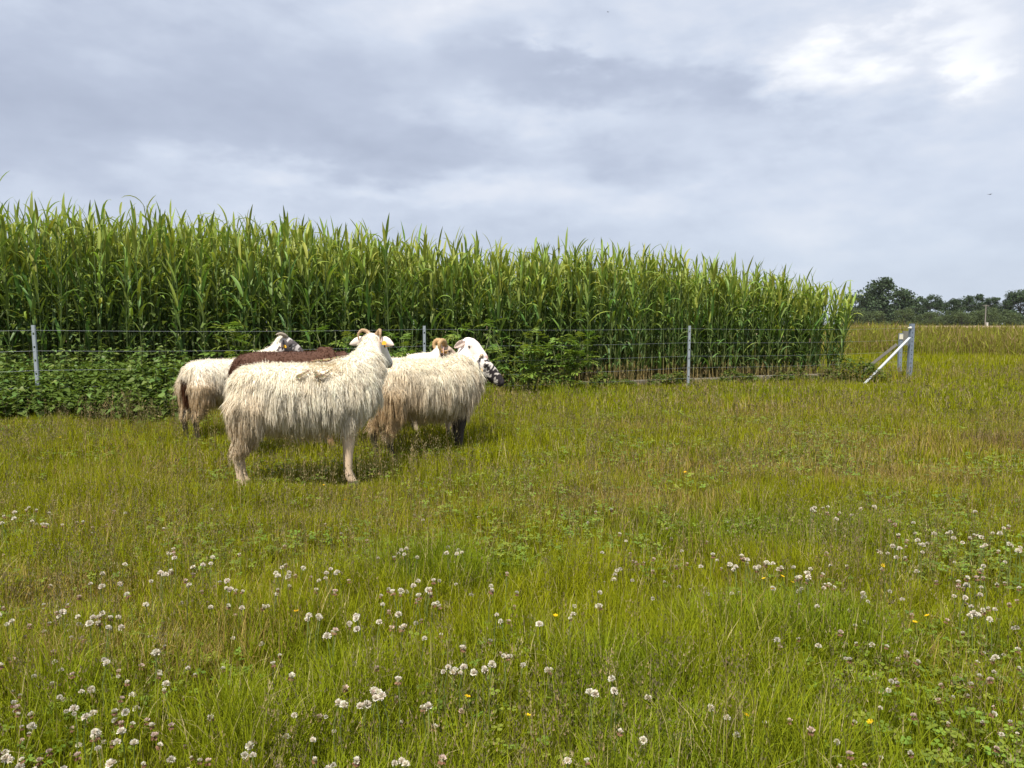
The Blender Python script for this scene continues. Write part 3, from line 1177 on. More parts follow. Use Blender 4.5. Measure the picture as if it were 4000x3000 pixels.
# low leafy growth along the foot of the reeds and the fence line: one mass
def undergrowth():
    V, F, C, o = [], [], [], 0
    r = random.Random(77)
    src = []
    for q in range(4):
        me = NLEAF[q]
        a = np.zeros(len(me.vertices) * 3)
        me.vertices.foreach_get('co', a)
        a = a.reshape(-1, 3)
        src.append((a[[0, 6, 7, 8, 15, 17, 19]], np.array([(0, 1, 2, 3), (1, 4, 6, 2), (2, 6, 5, 3)])))

    def leaf(x, y, z, L, c):
        nonlocal o
        v, f = src[r.randrange(4)]
        M = np.array(Matrix.Rotation(r.uniform(0, 6.28), 4, 'Z') @ Matrix.Rotation(r.uniform(-.5, .5), 4, 'Y') @ Matrix.Scale(L, 4))[:3, :3]
        V.append(v @ M.T + np.array((x, y, z)))
        F.append(f + o)
        C.append(np.tile(np.array(c) * r.uniform(.7, 1.35), (len(v), 1)))
        o += len(v)
    for i in range(11000):
        X = r.uniform(-8.5, 7.2)
        yf = reed_front(X) if X < 6.6 else reed_front(6.6)
        off = abs(r.gauss(0, 1))
        if X < 1.0:
            top = .42 if X < -3 else .55 - .25 * max(0, X + .2)
            y = yf - off * (.55 if X > -3.5 else 1.0) + .35
        else:
            top = .20 + (.25 if X > 5.9 else 0) + .12 * math.sin(X * 5) + .06 * math.sin(X * 13)
            y = yf - off * .20 - .16
        if y < 8.6:
            continue
        d = max(0, (yf - y))
        z = r.random() ** .7 * top * max(.25, 1 - d * .55)
        leaf(X, y, max(.02, z), r.uniform(.045, .10), (0.080, 0.125, 0.032) if r.random() < .7 else (.14, .17, .034))
    # filling between the nettle plants, and broad climbing leaves among the lower reed stems
    for i in range(9000):
        Y = r.uniform(8.45, 10.9)
        X = (r.uniform(-330, 740) - 2000) / 3000.0 * Y
        if Y > reed_front(X) + .2:
            continue
        t = min(max((Y - 8.4) / 1.0, 0), 1)
        z = r.random() ** .75 * (.24 + .36 * t)
        leaf(X, Y, z, r.uniform(.06, .11), (0.095, 0.145, 0.030))
    for i in range(3200):
        X = r.uniform(-9.0, 1.2)
        y = reed_front(X) + r.uniform(-.1, .5)
        leaf(X, y, .3 + 1.3 * r.random() ** 1.6, r.uniform(.07, .13), (0.105, 0.150, 0.040))
    return np.concatenate(V), [np.concatenate(F)], np.concatenate(C)


um = merge([undergrowth()], 'undergrowth', M_GRASS)
tag(link('undergrowth', um), 'low leafy weeds along the foot of the reeds behind the fence', 'weeds', kind='stuff')


# elder: compound leaves of seven leaflets
def elder_leaf_mesh(seed):
    r = random.Random(seed)
    V, F, C = [], [], []

    def leaflet(px, pz, ang, L):
        o = len(V)
        ca, sa = math.cos(ang), math.sin(ang)
        prof = [(0, 0), (.25, .15), (.55, .17), (.8, .09), (1, 0)]
        dr = r.uniform(.1, .5)
        for (t, w) in prof:
            z = pz - dr * t * t * L
            for sgn in (-1, 0, 1):
                x, y = t * L, sgn * w * L
                V.append((px + x * ca - y * sa, x * sa + y * ca, z + abs(sgn) * w * L * .25))
        for i in range(4):
            b = o + 3 * i
            F.append((b, b + 1, b + 4, b + 3))
            F.append((b + 1, b + 2, b + 5, b + 4))
    for k, (t, L) in enumerate(((.35, .42), (.6, .46), (.85, .42))):
        for s in (-1, 1):
            leaflet(t, .10 * t - .25 * t * t, s * R(62 - 10 * k), L * r.uniform(.9, 1.1))
    leaflet(.95, -.14, 0, .46)
    o = len(V)
    for t in (0, .35, .7, 1.0):
        z = .10 * t - .25 * t * t
        V.append((t, -.012, z))
        V.append((t, .012, z))
    for i in range(3):
        F.append((o + 2 * i, o + 2 * i + 1, o + 2 * i + 3, o + 2 * i + 2))
    c = np.array((0.165, 0.245, 0.040)) * r.uniform(.85, 1.15)
    return mesh_np('elder_leaf', np.array(V), np.array(F), np.tile(c, (len(V), 1)), M_ELDER)


ELEAF = [elder_leaf_mesh(i) for i in range(4)]


def elder_bush(px, py_top, py_bot, wpx, off, label, seed, nleaf):
    """stands between the fence and the reeds"""
    r = random.Random(seed)
    k = (px - 2000) / 3000.0
    Yb = (10.4 + 7 * .351) / (1 - .351 * k) - off       # in front of the reed line
    c = at_y(px, 1270, Yb)
    zt, zb = at_y(px, py_top, Yb).z, max(.25, at_y(px, py_bot, Yb).z)
    W = wpx / 3000 * Yb
    root = empty('elder_bush', (c.x, Yb, 0))
    tag(root, label, 'bush')
    n_st = max(3, int(W / .16))
    tips = []
    for i in range(n_st):
        x1, y1 = r.uniform(-.5, .5) * W, r.uniform(-.22, .12)
        h = zb + (zt - zb) * r.uniform(.65, 1.0) * (1 - .5 * abs(x1 / W) ** 2)
        b = MB()
        b.tube([(x1 * .3, y1 * .3, 0), (x1 * .6, y1 * .7, h * .5), (x1, y1, h * .95)], [.014, .010, .004], 6, (.10, .115, .045))
        b.build('branch', M_STEM, root, True)
        tips.append((x1, y1, h))
    for i in range(nleaf):
        x1, y1, h = tips[i % n_st]
        f = r.uniform(0, 1)
        lo = max(zb * .75, .15)
        z = lo + (h - lo) * (f ** .8)
        s = .6 + .4 * (z / max(h, .01))
        L = r.uniform(.21, .33) * (1 - .25 * f)
        o = bpy.data.objects.new('leaf', ELEAF[r.randrange(4)])
        COL.objects.link(o)
        o.parent = root
        o.location = (x1 * s, y1 * s, z)
        o.rotation_euler = (r.uniform(-.3, .3), r.uniform(-.75, .15), r.uniform(-2.9, -.2) if r.random() < .75 else r.uniform(0, 6.28))
        o.scale = (L, L, L)


elder_bush(960, 1235, 1420, 190, 1.00, 'bright green elder bush behind the brown sheep near the grey-faced head', 1, 34)
elder_bush(1330, 1265, 1420, 230, 0.95, 'green elder bush left of the horned head of the front sheep', 2, 34)
elder_bush(1560, 1262, 1420, 150, 0.95, 'green elder bush between the front sheep head and the middle post', 3, 26)
elder_bush(1840, 1232, 1400, 190, 1.05, 'bright green elder bush behind the white-faced sheep', 4, 32)
elder_bush(2050, 1290, 1545, 240, 1.00, 'elder bush just right of the speckled sheep muzzle', 5, 64)
elder_bush(2210, 1300, 1530, 240, 0.95, 'elder bush farthest right beside the start of the concrete edging', 6, 60)

# ------------------------------------------------------------------ concrete edging of the reed bed
root = empty('concrete_edging', (1.15, reed_front(1.15) - .16, 0), math.atan(.351))
tag(root, 'low weathered concrete edging at the foot of the reeds', 'edging')
Ltot = 4.95 / math.cos(math.atan(.351))
nseg = 5
for i in range(nseg):
    b = MB()
    x0, x1 = Ltot * i / nseg + .006, Ltot * (i + 1) / nseg - .006
    hh = .125 + .012 * random.random() + (.03 if i >= 3 else 0)
    k = .85 + .3 * random.random()
    b.box((x0, 0, -.05), (x1, .14, hh), (.17 * k, .15 * k, .12 * k))
    o = b.build('slab', M_CONC, root)
    bv = o.modifiers.new('bevel', 'BEVEL')
    bv.width = .012
    bv.segments = 2

# ------------------------------------------------------------------ fence
GALV = (.36, .40, .45)


def channel_post(h, w=.038, d=.032, col=GALV, n_hole=7, hole=.019):
    """C-channel with a row of square punched holes in its face"""
    m = MB()
    t = .004
    m.box((-w / 2, 0, -.3), (-w / 2 + t, d, h), col)
    m.box((w / 2 - t, 0, -.3), (w / 2, d, h), col)
    s0, s1 = -w / 2 + t + .0005, w / 2 - t - .0005
    m.box((s0, -.002, -.3), (-hole / 2, t, h), col)
    m.box((hole / 2, -.002, -.3), (s1, t, h), col)
    zs = [h - .10 - (h - .16) * i / (n_hole - 1) for i in range(n_hole)]
    zs = sorted(zs)
    z = -.3
    for q in zs:
        m.box((-hole / 2 + .0004, -.002, z), (hole / 2 - .0004, t, q - hole * .7), col)
        z = q + hole * .7
    m.box((-hole / 2 + .0004, -.002, z), (hole / 2 - .0004, t, h), col)
    return m


fence = empty('wire_fence', FA)
tag(fence, 'galvanised wire fence with slotted steel posts running along the reeds', 'fence')
f_ang = math.atan2(FD.y, FD.x)
FL = (FB - FA).length / 2
posts = [(-FL, 1.09, 0, 0), (0, 1.10, R(-1.0), R(1)), (FL, 1.09, 0, R(.5)), (2 * FL, 1.09, R(.5), 0)]
for (s, h, ly, lx) in posts:
    o = channel_post(h).build('post', M_METAL, fence)
    o.location = FD * s
    # the punched faces look towards the meadow
    o.rotation_euler = (lx, ly, f_ang * .35)
CORNER_S = 1.594 * 2 * FL
for wi, wz in enumerate((1.04, .80, .57, .37, .19)):
    m = MB()
    stops = [-2 * FL, -FL, 0, FL, 2 * FL, CORNER_S]
    pts = []
    rw = random.Random(wi)
    for a, b in zip(stops[:-1], stops[1:]):
        sag = rw.uniform(.012, .035)
        for k in range(8):
            t = k / 8
            p = FD * (a + (b - a) * t) + Vector((0, 0, wz - sag * 4 * t * (1 - t))) - FN * .012
            pts.append(p)
    pts.append(FD * stops[-1] + Vector((0, 0, wz)) - FN * .012)
    m.tube(pts, .0014, 4, (.38, .41, .45))
    m.build('wire', M_METAL, fence, True)
# corner post: square steel tube, with its diagonal strut
cpos = FD * CORNER_S
m = channel_post(1.13, .085, .07, (.22, .26, .33), 12, .016)
m.box((-.040, .066, -.3), (.040, .069, 1.128), (.22, .26, .33))
cpo = m.build('corner_post', M_METAL, fence)
cpo.location = cpos
cpo.rotation_euler = (0, R(1.0), R(8))
cpo['label'] = 'thick blue-grey slotted steel corner post'
m = MB()
m.tube([(-.075, 0, 1.045), (-.045, -.002, 1.045)], [.022, .026], 8, (.75, .73, .62))
m.tube([(-.11, 0, 1.04), (-.07, 0, 1.05)], .012, 6, (.75, .73, .62))
m.build('insulator', M_TAG, cpo)
cw = FA + cpos
top = at_y(3548, 1326, cw.y - .05) - FA
foot = ground(3374, 1512) - FA
foot.y = top.y + (foot.y - top.y) * .55
foot = at_y(3374, 1512, (FA + foot).y)
foot.z = -.03
foot = foot - FA
ax = (foot - top)
M = Matrix.Translation(top) @ ax.to_track_quat('Z', 'Y').to_matrix().to_4x4()
m = MB()
Lb = ax.length
# L-shaped steel strut, sunlight on the upper face put into its white colour
m.box((-.004, -.034, -.03), (0.0, .034, Lb), (.80, .80, .78), M)
m.box((0.0005, .030, -.03), (.045, .034, Lb), (.55, .58, .62), M)
so = m.build('strut', M_METAL, fence)
so['label'] = 'bright white diagonal strut leaning on the corner post'

# second, shorter post behind the corner with a wooden strut and a grey board
p2 = ground(3515, 1466)
root = empty('fence_post', p2)
tag(root, 'shorter grey post behind the corner post with a weathered wooden strut', 'post')
h2 = at_y(3513, 1302, p2.y).z
m = channel_post(h2, .07, .06, (.24, .28, .34), 8)
m.build('post', M_METAL, root)
m = MB()
m.box((-.05, -.02, h2 - .13), (.03, -.004, h2 - .02), (.62, .58, .48))
m.build('cap_plate', M_WOOD, root)
m = MB()
m.box((.038, .0, h2 - .26), (.20, .035, h2 + .05), (.17, .165, .15))
m.build('board', M_WOOD, root)
t2 = at_y(3500, 1348, p2.y + .05) - p2
f2 = at_y(3362, 1450, p2.y + .5) - p2
f2.z = .02
ax = f2 - t2
M = Matrix.Translation(t2) @ ax.to_track_quat('Z', 'Y').to_matrix().to_4x4()
m = MB()
m.box((-.025, -.03, -.02), (.025, .03, ax.length), (.20, .19, .175), M)
m.build('strut', M_WOOD, root)


# ------------------------------------------------------------------ sheep
def loft(bm, rings):
    """closed tube through rings of points"""
    rows = []
    for ring in rings:
        rows.append([bm.verts.new(p) for p in ring])
    n = len(rows[0])
    for a, b in zip(rows[:-1], rows[1:]):
        for k in range(n):
            bm.faces.new((a[k], a[(k + 1) % n], b[(k + 1) % n], b[k]))
    bm.faces.new(list(reversed(rows[0])))
    bm.faces.new(rows[-1])


def ring_at(c, a, b, ra, rb, n=16, e=2.0):
    out = []
    for k in range(n):
        t = 2 * math.pi * k / n
        ct, st = math.cos(t), math.sin(t)
        x = math.copysign(abs(ct) ** (2 / e), ct) * ra
        y = math.copysign(abs(st) ** (2 / e), st) * rb
        out.append(Vector(c) + Vector(a) * x + Vector(b) * y)
    return out


def limb(bm, pts, rad, n=10):
    rings = []
    ref = Vector((1, 0, 0))
    for i, p in enumerate(pts):
        t = (Vector(pts[min(i + 1, len(pts) - 1)]) - Vector(pts[max(i - 1, 0)])).normalized()
        a = (ref - t * ref.dot(t)).normalized()
        b = t.cross(a)
        rr_ = rad[i] if hasattr(rad[i], '__len__') else (rad[i], rad[i])
        rings.append(ring_at(p, a, b, rr_[0], rr_[1], n))
    loft(bm, rings)


FACE_LEN = .29


def make_sheep(label, rear_xy, yaw, s, poll_w, nose_w, seed, n_lock, wool, face, leg, horn=None, ears=None, tags=(), spot=None,
               lock_len=1.0, stain=.5, stance=0.0, wide=1.0, muzzle=None, tail=None, patch=(), low_front=.40, tag_col=((.85, .42, .03), (.85, .42, .03))):
    r = np.random.default_rng(seed)
    rearx = -.40
    ca, sa_ = math.cos(yaw), math.sin(yaw)
    org = Vector((rear_xy[0] - rearx * s * ca, rear_xy[1] - rearx * s * sa_, 0))
    Mw = Matrix.Translation(org) @ Matrix.Rotation(yaw, 4, 'Z') @ Matrix.Scale(s, 4)
    Mi = Mw.inverted()
    poll, nose = Mi @ Vector(poll_w), Mi @ Vector(nose_w)
    root = empty('sheep', org, yaw)
    root.scale = (s, s, s)
    tag(root, label, 'sheep')
    bm = bmesh.new()
    ex, ey, ez = Vector((1, 0, 0)), Vector((0, 1, 0)), Vector((0, 0, 1))
    # trunk: deep chest, narrower loin, rounded rump
    secs = [(-.462, .64, .03, .04), (-.445, .63, .10, .11), (-.395, .625, .165, .165), (-.28, .62, .205, .195), (-.12, .605, .228, .208), (.06, .595, .235, .215),
            (.22, .60, .215, .212), (.34, .62, .175, .19), (.43, .645, .125, .145), (.485, .66, .06, .075)]
    loft(bm, [ring_at((x, 0, z), ey, ez, ry * wide, rz, 20, 2.25) for x, z, ry, rz in secs])
    # neck
    fw = (nose - poll)
    hl = fw.length
    k = hl / FACE_LEN
    f = fw.normalized()
    side = f.cross(ez).normalized()            # animal's right
    up = side.cross(f).normalized()
    p0 = Vector((.26, 0, .68))
    p3 = poll - up * .035 + f * .015
    p1 = p0 + Vector((.16, 0, .07))
    p2 = p3 - ez * .14 - f * .03
    npts, nr = [], []
    for i in range(8):
        t = i / 7
        q = p0 * (1 - t) ** 3 + p1 * 3 * t * (1 - t) ** 2 + p2 * 3 * t * t * (1 - t) + p3 * t ** 3
        npts.append(q)
        nr.append(.172 * (1 - t) + .072 * t)
    limb(bm, npts, nr, 14)
    # head: skull, eye sockets, roman nose, muzzle, jaw
    hs = [(-.045, -.010, .030, .034), (-.02, .0, .056, .058), (.03, .004, .066, .073), (.08, .0, .068, .078), (.125, -.002, .054, .074), (.17, -.002, .044, .063),
          (.215, -.004, .040, .051), (.25, -.008, .040, .043), (.275, -.012, .035, .034), (.292, -.014, .020, .020)]
    loft(bm, [ring_at(poll + f * (x * k) + up * (z * k - .012), side, up, ry * k, rz * k, 16, 2.2) for x, z, ry, rz in hs])
    # brow ridges
    for sd in (-1, 1):
        c = poll + f * (.082 * k) + side * (sd * .052 * k) + up * (.030 * k)
        limb(bm, [c - f * .025 * k, c, c + f * .025 * k], [.010 * k, .020 * k, .010 * k], 8)
    # legs
    for sd in (-1, 1):
        st = stance * sd
        y = .105 * sd * wide
        limb(bm, [(.24, y * .5, .66), (.26, y * .9, .58), (.27, y, .47), (.272 + st * .4, y, .36), (.275 + st * .6, y, .27), (.272 + st * .8, y, .22), (.27 + st, y, .12), (.275 + st, y, .075), (.29 + st, y, .045), (.305 + st, y, 0)],
             [.05, .09, .070, .043, .036, .029, .025, .030, .030, (.044, .033)], 10)
        limb(bm, [(-.32, y * .35, .74), (-.33, y * .65, .66), (-.34, y * .95, .55), (-.35, y * 1.0, .44), (-.385 - st * .5, y, .33), (-.425 - st, y, .255), (-.415 - st, y, .19), (-.405 - st, y, .11), (-.40 - st, y, .07), (-.385 - st, y, .04), (-.37 - st, y, 0)],
             [.04, .11, .135, .105, .058, .036, .028, .025, .030, .030, (.044, .033)], 10)
    # tail
    limb(bm, [(-.41, 0, .73), (-.448, 0, .66), (-.455, 0, .54), (-.445, 0, .42)], [.035, .034, .028, .02], 8)
    bm.normal_update()
    me = bpy.data.meshes.new('sheep_body_src')
    bm.to_mesh(me)
    bm.free()
    tmp = bpy.data.objects.new('tmp', me)
    COL.objects.link(tmp)
    rm_ = tmp.modifiers.new('r', 'REMESH')
    rm_.mode = 'VOXEL'
    rm_.voxel_size = .0115
    sm_ = tmp.modifiers.new('s', 'SMOOTH')
    sm_.factor = .5
    sm_.iterations = 4
    dg = bpy.context.evaluated_depsgraph_get()
    me2 = bpy.data.meshes.new_from_object(tmp.evaluated_get(dg))
    bpy.data.objects.remove(tmp)
    me2.name = 'sheep_body'
    nv = len(me2.vertices)
    co = np.zeros(nv * 3)
    me2.vertices.foreach_get('co', co)
    co = co.reshape(-1, 3)
    # regions
    P, Fv, Uv, Sv = (np.array(v) for v in (poll, f, up, side))
    rel = co - P
    hf, hu, hsd = rel @ Fv / k, rel @ Uv / k, rel @ Sv / k
    is_face = (hf > .012) & (hf < .33) & (np.abs(hsd) < .11) & (np.abs(hu) < .12) & ((co[:, 0] > .2) | (hf > .05))
    crown = (hf > -.03) & (hf <= .02) & (hu > .0) & (hu < .12) & (np.abs(hsd) < .10)
    is_leg = (co[:, 2] < .37 + .05 * (vnoise(co[:, 0] + co[:, 1] * 2, co[:, 2] + 3, .02, seed) - .5)) & (np.abs(rel @ Fv) < 99) & ~is_face
    face_c, leg_c, wool_c = (np.array(v) for v in (face, leg, wool))
    C = np.tile(wool_c * .95, (nv, 1))
    C[is_face] = face_c
    C[crown] = face_c * .5 + wool_c * .5
    C[is_leg] = leg_c
    if spot is not None:
        nz = vnoise(hf + hsd * .5 + 3, hu + hsd * .3 + 5, .030, seed) * .55 + vnoise(hf + 9, hu + hsd + 2, .012, seed + 1) * .45
        dk = is_face & (nz + .9 * np.maximum(0, hf - .22) * 4 > spot[0])
        C[dk] = np.array(spot[1])
    if muzzle is not None:
        mz = is_face & (hf > .255)
        C[mz] = np.array(muzzle)
    mouth = is_face & (hf > .20) & (np.abs(hu + .030 - (hf - .2) * .05) < .0045)
    C[mouth] *= .35
    for sd in (-1, 1):
        nos = is_face & (((hf - .283) / .010) ** 2 + ((hu - .004) / .007) ** 2 + ((hsd - sd * .018) / .010) ** 2 < 1.4)
        C[nos] = (.05, .03, .03)
    hoof = co[:, 2] < .045
    C[hoof] = np.array((.12, .10, .08))
    at = me2.color_attributes.new('Col', 'FLOAT_COLOR', 'POINT')
    c4 = np.ones((nv, 4), np.float32)
    c4[:, :3] = C
    at.data.foreach_set('color', c4.ravel())
    me2.materials.clear()
    me2.materials.append(M_HIDE)
    me2.polygons.foreach_set('use_smooth', np.ones(len(me2.polygons), bool))
    me2.polygons.foreach_set('material_index', np.zeros(len(me2.polygons), np.int32))
    link('body', me2, root)

    # fleece: hanging locks grown from the skin
    nf = len(me2.polygons)
    ctr = np.zeros(nf * 3)
    nor = np.zeros(nf * 3)
    ar = np.zeros(nf)
    me2.polygons.foreach_get('center', ctr)
    me2.polygons.foreach_get('normal', nor)
    me2.polygons.foreach_get('area', ar)
    ctr, nor = ctr.reshape(-1, 3), nor.reshape(-1, 3)
    rel = ctr - P
    hf, hu, hsd = rel @ Fv / k, rel @ Uv / k, rel @ Sv / k
    facef = (hf > -.022) & (hf < .33) & (np.abs(hsd) < .12) & (np.abs(hu) < .13) & ((ctr[:, 0] > .2) | (hf > .05))
    low = np.where(ctr[:, 0] < -.15, .275, low_front)
    low = np.where((np.abs(ctr[:, 0] - .27) < .12) & (ctr[:, 2] < .47), np.maximum(low, low_front + .03), low)
    okf = (~facef) & (ctr[:, 2] > low + r.normal(0, .022, nf))
    farside = (nor[:, 0] * math.sin(yaw) + nor[:, 1] * math.cos(yaw)) > .35
    wgt = ar * okf * np.where(farside, .35, 1.0)
    wgt /= wgt.sum()
    idx = r.choice(nf, n_lock, p=wgt)
    p = ctr[idx] + r.normal(0, .005, (n_lock, 3))
    nn = nor[idx]
    nrm = nn / (np.linalg.norm(nn, axis=1)[:, None] + 1e-9)
    gdir = np.array([0, 0, -1.0])
    gt = gdir - nrm * (nrm @ gdir)[:, None]
    rnd = r.normal(0, 1, (n_lock, 3))
    # locks run in clumps: neighbours share direction
    cell = np.floor(p / np.array([.022, .022, .06]))
    hx = hash2(cell[:, 0] + 31 * cell[:, 2], cell[:, 1] * 7 + cell[:, 2], seed)
    hy = hash2(cell[:, 0] * 5 + cell[:, 1], cell[:, 2] * 3 + 11, seed + 3)
    clump = np.stack([hx - .5, hy - .5, np.zeros(n_lock)], 1)
    topness = np.clip(nrm[:, 2], 0, 1)
    hgt = p[:, 2]
    neckk = (p[:, 0] > .36) & (p[:, 2] > .66)
    L = (.022 + .066 * (1 - topness)) * (0.7 + .6 * r.random(n_lock))
    L = np.where(hgt < .33, L * .8, L)
    L = np.where(neckk, L * .85, L) * lock_len
    L = np.where(np.linalg.norm(p - P, axis=1) < .16, L * .7, L)
    # matted staples: neighbouring locks share a length and draw together towards their tips
    sc3 = np.array([.034, .034, .075])
    cl3 = np.floor(p / sc3 + .35 * rnd[:, :1] * 0)
    hl1 = hash2(cl3[:, 0] * 3 + 17 * cl3[:, 2], cl3[:, 1] * 5 + cl3[:, 2] * 2, seed + 21)
    L = L * (.72 + .62 * hl1)
    gather = (cl3 + .5) * sc3 - p
    gather[:, 2] = 0
    gather *= (1 - topness)[:, None]
    segs = 4
    w0 = (.0034 + .0032 * r.random(n_lock))
    pos = p - nrm * .006
    ph = r.random(n_lock) * 6.28
    fr = 9 + 5 * r.random(n_lock)
    w0 = w0
    wd0 = np.cross(nrm, gt + rnd * .35)
    wd0 /= np.linalg.norm(wd0, axis=1)[:, None] + 1e-9
    tw = r.normal(0, .5, n_lock)
    wd0 = wd0 * np.cos(tw)[:, None] + nrm * np.sin(tw)[:, None]
    V = np.zeros((n_lock, segs * 2 + 1, 3))
    Cc = np.zeros((n_lock, segs * 2 + 1, 3))
    dirty = np.array((.56, .395, .215)) if wool[0] > .3 else wool_c * 1.6
    # tips and the lower flank are stained; the haunch most of all
    n3 = vnoise(p[:, 0] * 1.0 + p[:, 1], p[:, 2] + 4, .10, seed + 9)
    st0 = np.clip((.68 - hgt) * 1.9, 0, 1) * stain + np.clip(n3 - .55, 0, 1) * .9 * stain
    haunch = np.exp(-((p[:, 0] + .40) / .16) ** 2 - ((hgt - .45) / .20) ** 2) * stain * .8
    lum = (.84 + .28 * r.random(n_lock)) * (.86 + .22 * hl1)
    for i in range(segs + 1):
        t = i / segs
        if i:
            d = nrm * (.42 * (1 - t) ** 1.3 + .06) + gt * (.6 + 1.1 * t) + rnd * (.08 + .26 * topness[:, None]) + clump * .36 + gdir * (.25 * (1 - topness))[:, None] * t
            d /= np.linalg.norm(d, axis=1)[:, None] + 1e-9
            pos = pos + d * (L / segs)[:, None]
        wav = wd0 * (np.sin(ph + fr * t) * .0040 * t)[:, None] + gather * (.55 * t * t)
        stn = np.clip((st0 + haunch) * (.35 + .9 * t), 0, .9)[:, None]
        cc = (wool_c * (1 - stn) + dirty * stn) * lum[:, None]
        if i < segs:
            w = (w0 * (1 - .65 * t) * .5)[:, None]
            V[:, 2 * i] = pos + wav - wd0 * w
            V[:, 2 * i + 1] = pos + wav + wd0 * w
            Cc[:, 2 * i] = cc
            Cc[:, 2 * i + 1] = cc
        else:
            V[:, 2 * segs] = pos + wav
            Cc[:, 2 * segs] = cc
    if tail is not None:
        tk = (p[:, 0] < -.41) & (np.abs(p[:, 1]) < .05) & (hgt < .66)
        Cc[tk] = np.array(tail)[None, None, :] * lum[tk][:, None, None]
    if patch:
        tree_ = BVHTree.FromPolygons([Mw @ v.co for v in me2.vertices], [q.vertices[:] for q in me2.polygons])
        for (qx, qy, qr, qc) in patch:
            hit = tree_.ray_cast(cam.location, ray(qx, qy).normalized())[0]
            if hit is None:
                continue
            hl_ = np.array(Mi @ hit)
            kk = np.exp(-(np.linalg.norm(p - hl_, axis=1) / (qr * .6)) ** 2) * (r.random(n_lock) < .8)
            kk = kk[:, None, None]
            Cc = Cc * (1 - kk) + np.array(qc)[None, None, :] * lum[:, None, None] * kk
    V[..., 2] = np.maximum(V[..., 2], .09)
    per = segs * 2 + 1
    off = (np.arange(n_lock) * per)[:, None]
    quads = np.concatenate([np.array([[2 * i, 2 * i + 1, 2 * i + 3, 2 * i + 2]]) + off for i in range(segs - 1)])
    tri = np.array([[2 * segs - 2, 2 * segs - 1, per - 1]]) + off
    fl = mesh_np('fleece', V.reshape(-1, 3), [quads, tri], np.clip(Cc, 0, .90).reshape(-1, 3), M_WOOL)
    link('fleece', fl, root)
    NTRI['wool'] = NTRI.get('wool', 0) + n_lock * 7

    # eyes
    for sd in (-1, 1):
        e = MB()
        c = poll + f * (.086 * k) + side * (sd * .060 * k) + up * (.020 * k - .012)
        rings = []
        for i in range(7):
            a = math.pi * i / 6
            rings.append((c + up * (math.cos(a) * .011 * k), math.sin(a) * .013 * k + .0005))
        e.tube([q for q, _ in rings], [w for _, w in rings], 10, (.02, .014, .01))
        e.build('eye', M_EYE, root, True)
    # ears
    er = ears or {}
    for sd in (-1, 1):
        e = MB()
        o0 = poll + f * (.022 * k) + side * (sd * .058 * k) + up * (.014 * k)
        out = (side * sd * er.get('out', .95) + up * er.get('up', -.15) + f * er.get('fwd', -.15)).normalized()
        wv = (f * .55 - up * .75 if not er.get('flat') else f * .9 - up * .3)
        wv = (wv - out * wv.dot(out)).normalized()
        nv_ = out.cross(wv).normalized()
        EL = er.get('len', .125) * k
        prof = [(0, .014, 0), (.2, .026, .010), (.45, .033, .015), (.7, .028, .011), (.9, .014, .005), (1, .003, 0)]
        vs, fs = [], []
        for t, w, cup in prof:
            cpt = o0 + out * (t * EL) - ez * (t * t * .03 * k)
            for q in (-1, -.5, 0, .5, 1):
                vs.append(cpt + wv * (q * w * k) - nv_ * ((1 - q * q) * cup * k * sd))
            for q in (1, .5, 0, -.5, -1):
                vs.append(cpt + wv * (q * w * k) - nv_ * (((1 - q * q) * cup * k + .005) * sd))
        for i in range(len(prof) - 1):
            for q in range(10):
                a = i * 10 + q
                b = i * 10 + (q + 1) % 10
                fs.append((a, b, b + 10, a + 10))
        fs.append(tuple(reversed(range(10))))
        fs.append(tuple(range((len(prof) - 1) * 10, len(prof) * 10)))
        ec = er.get('col', face)
        e.add(vs, fs, ec)
        eo = e.build('ear', M_HIDE, root, True)
        if sd in tags:
            m_ = MB()
            for kk, (colr, dz) in enumerate(zip(tag_col, (0.0, -.010))):
                c = o0 + out * (EL * .42) - ez * .015 + nv_ * (.012 * -sd) * (1 - 2 * kk)
                tw_ = Vector(Mi.to_3x3() @ Vector((1, 0, 0))).normalized()
                tn = Vector(Mi.to_3x3() @ Vector((0, -1, 0.15))).normalized()
                th = tn.cross(tw_).normalized()
                c = c + tn * (.020 if kk == 0 else -.006)
                if th.z > 0:
                    th = -th
                W_, Hh = .016 * k, .032 * k
                pts2 = [(-.45, -.35), (.45, -.35), (1, .25), (1, 1), (-1, 1), (-1, .25)]
                vs2 = [c + tw_ * (a * W_) + th * (b * Hh * .6 - dz) for a, b in pts2]
                vs2 += [v - tn * .003 for v in vs2]
                m_.add(vs2, [(0, 1, 2, 3, 4, 5), (11, 10, 9, 8, 7, 6)] + [(i, (i + 1) % 6, (i + 1) % 6 + 6, i + 6) for i in range(6)], colr)
            to = m_.build('ear_tag', M_TAG, eo)
            to['label'] = 'small coloured plastic ear tag'
    # horns
    if horn:
        for sd in (-1, 1):
            h_ = MB()
            pts = [poll + side * (sd * a * k) + up * (b * k) + f * (c * k) for a, b, c in horn['path']]
            # smooth the path
            sp = []
            for i in range(len(pts) - 1):
                pA, pB = pts[max(i - 1, 0)], pts[i]
                pC, pD = pts[i + 1], pts[min(i + 2, len(pts) - 1)]
                for q in range(5):
                    t = q / 5
                    sp.append(.5 * ((2 * pB) + (pC - pA) * t + (2 * pA - 5 * pB + 4 * pC - pD) * t * t + (3 * pB - pA - 3 * pC + pD) * t ** 3))
            sp.append(pts[-1])
            nS = len(sp)
            rad = [horn['r'] * k * (1 - .78 * (i / (nS - 1)) ** 1.4) * (1 + .09 * (-1) ** i) for i in range(nS)]
            h_.tube(sp, rad, 9, horn['col'])
            h_.build('horn', M_HORN, root, True)
    return root, me2, Mw


WHITE = (.85, .79, .67)
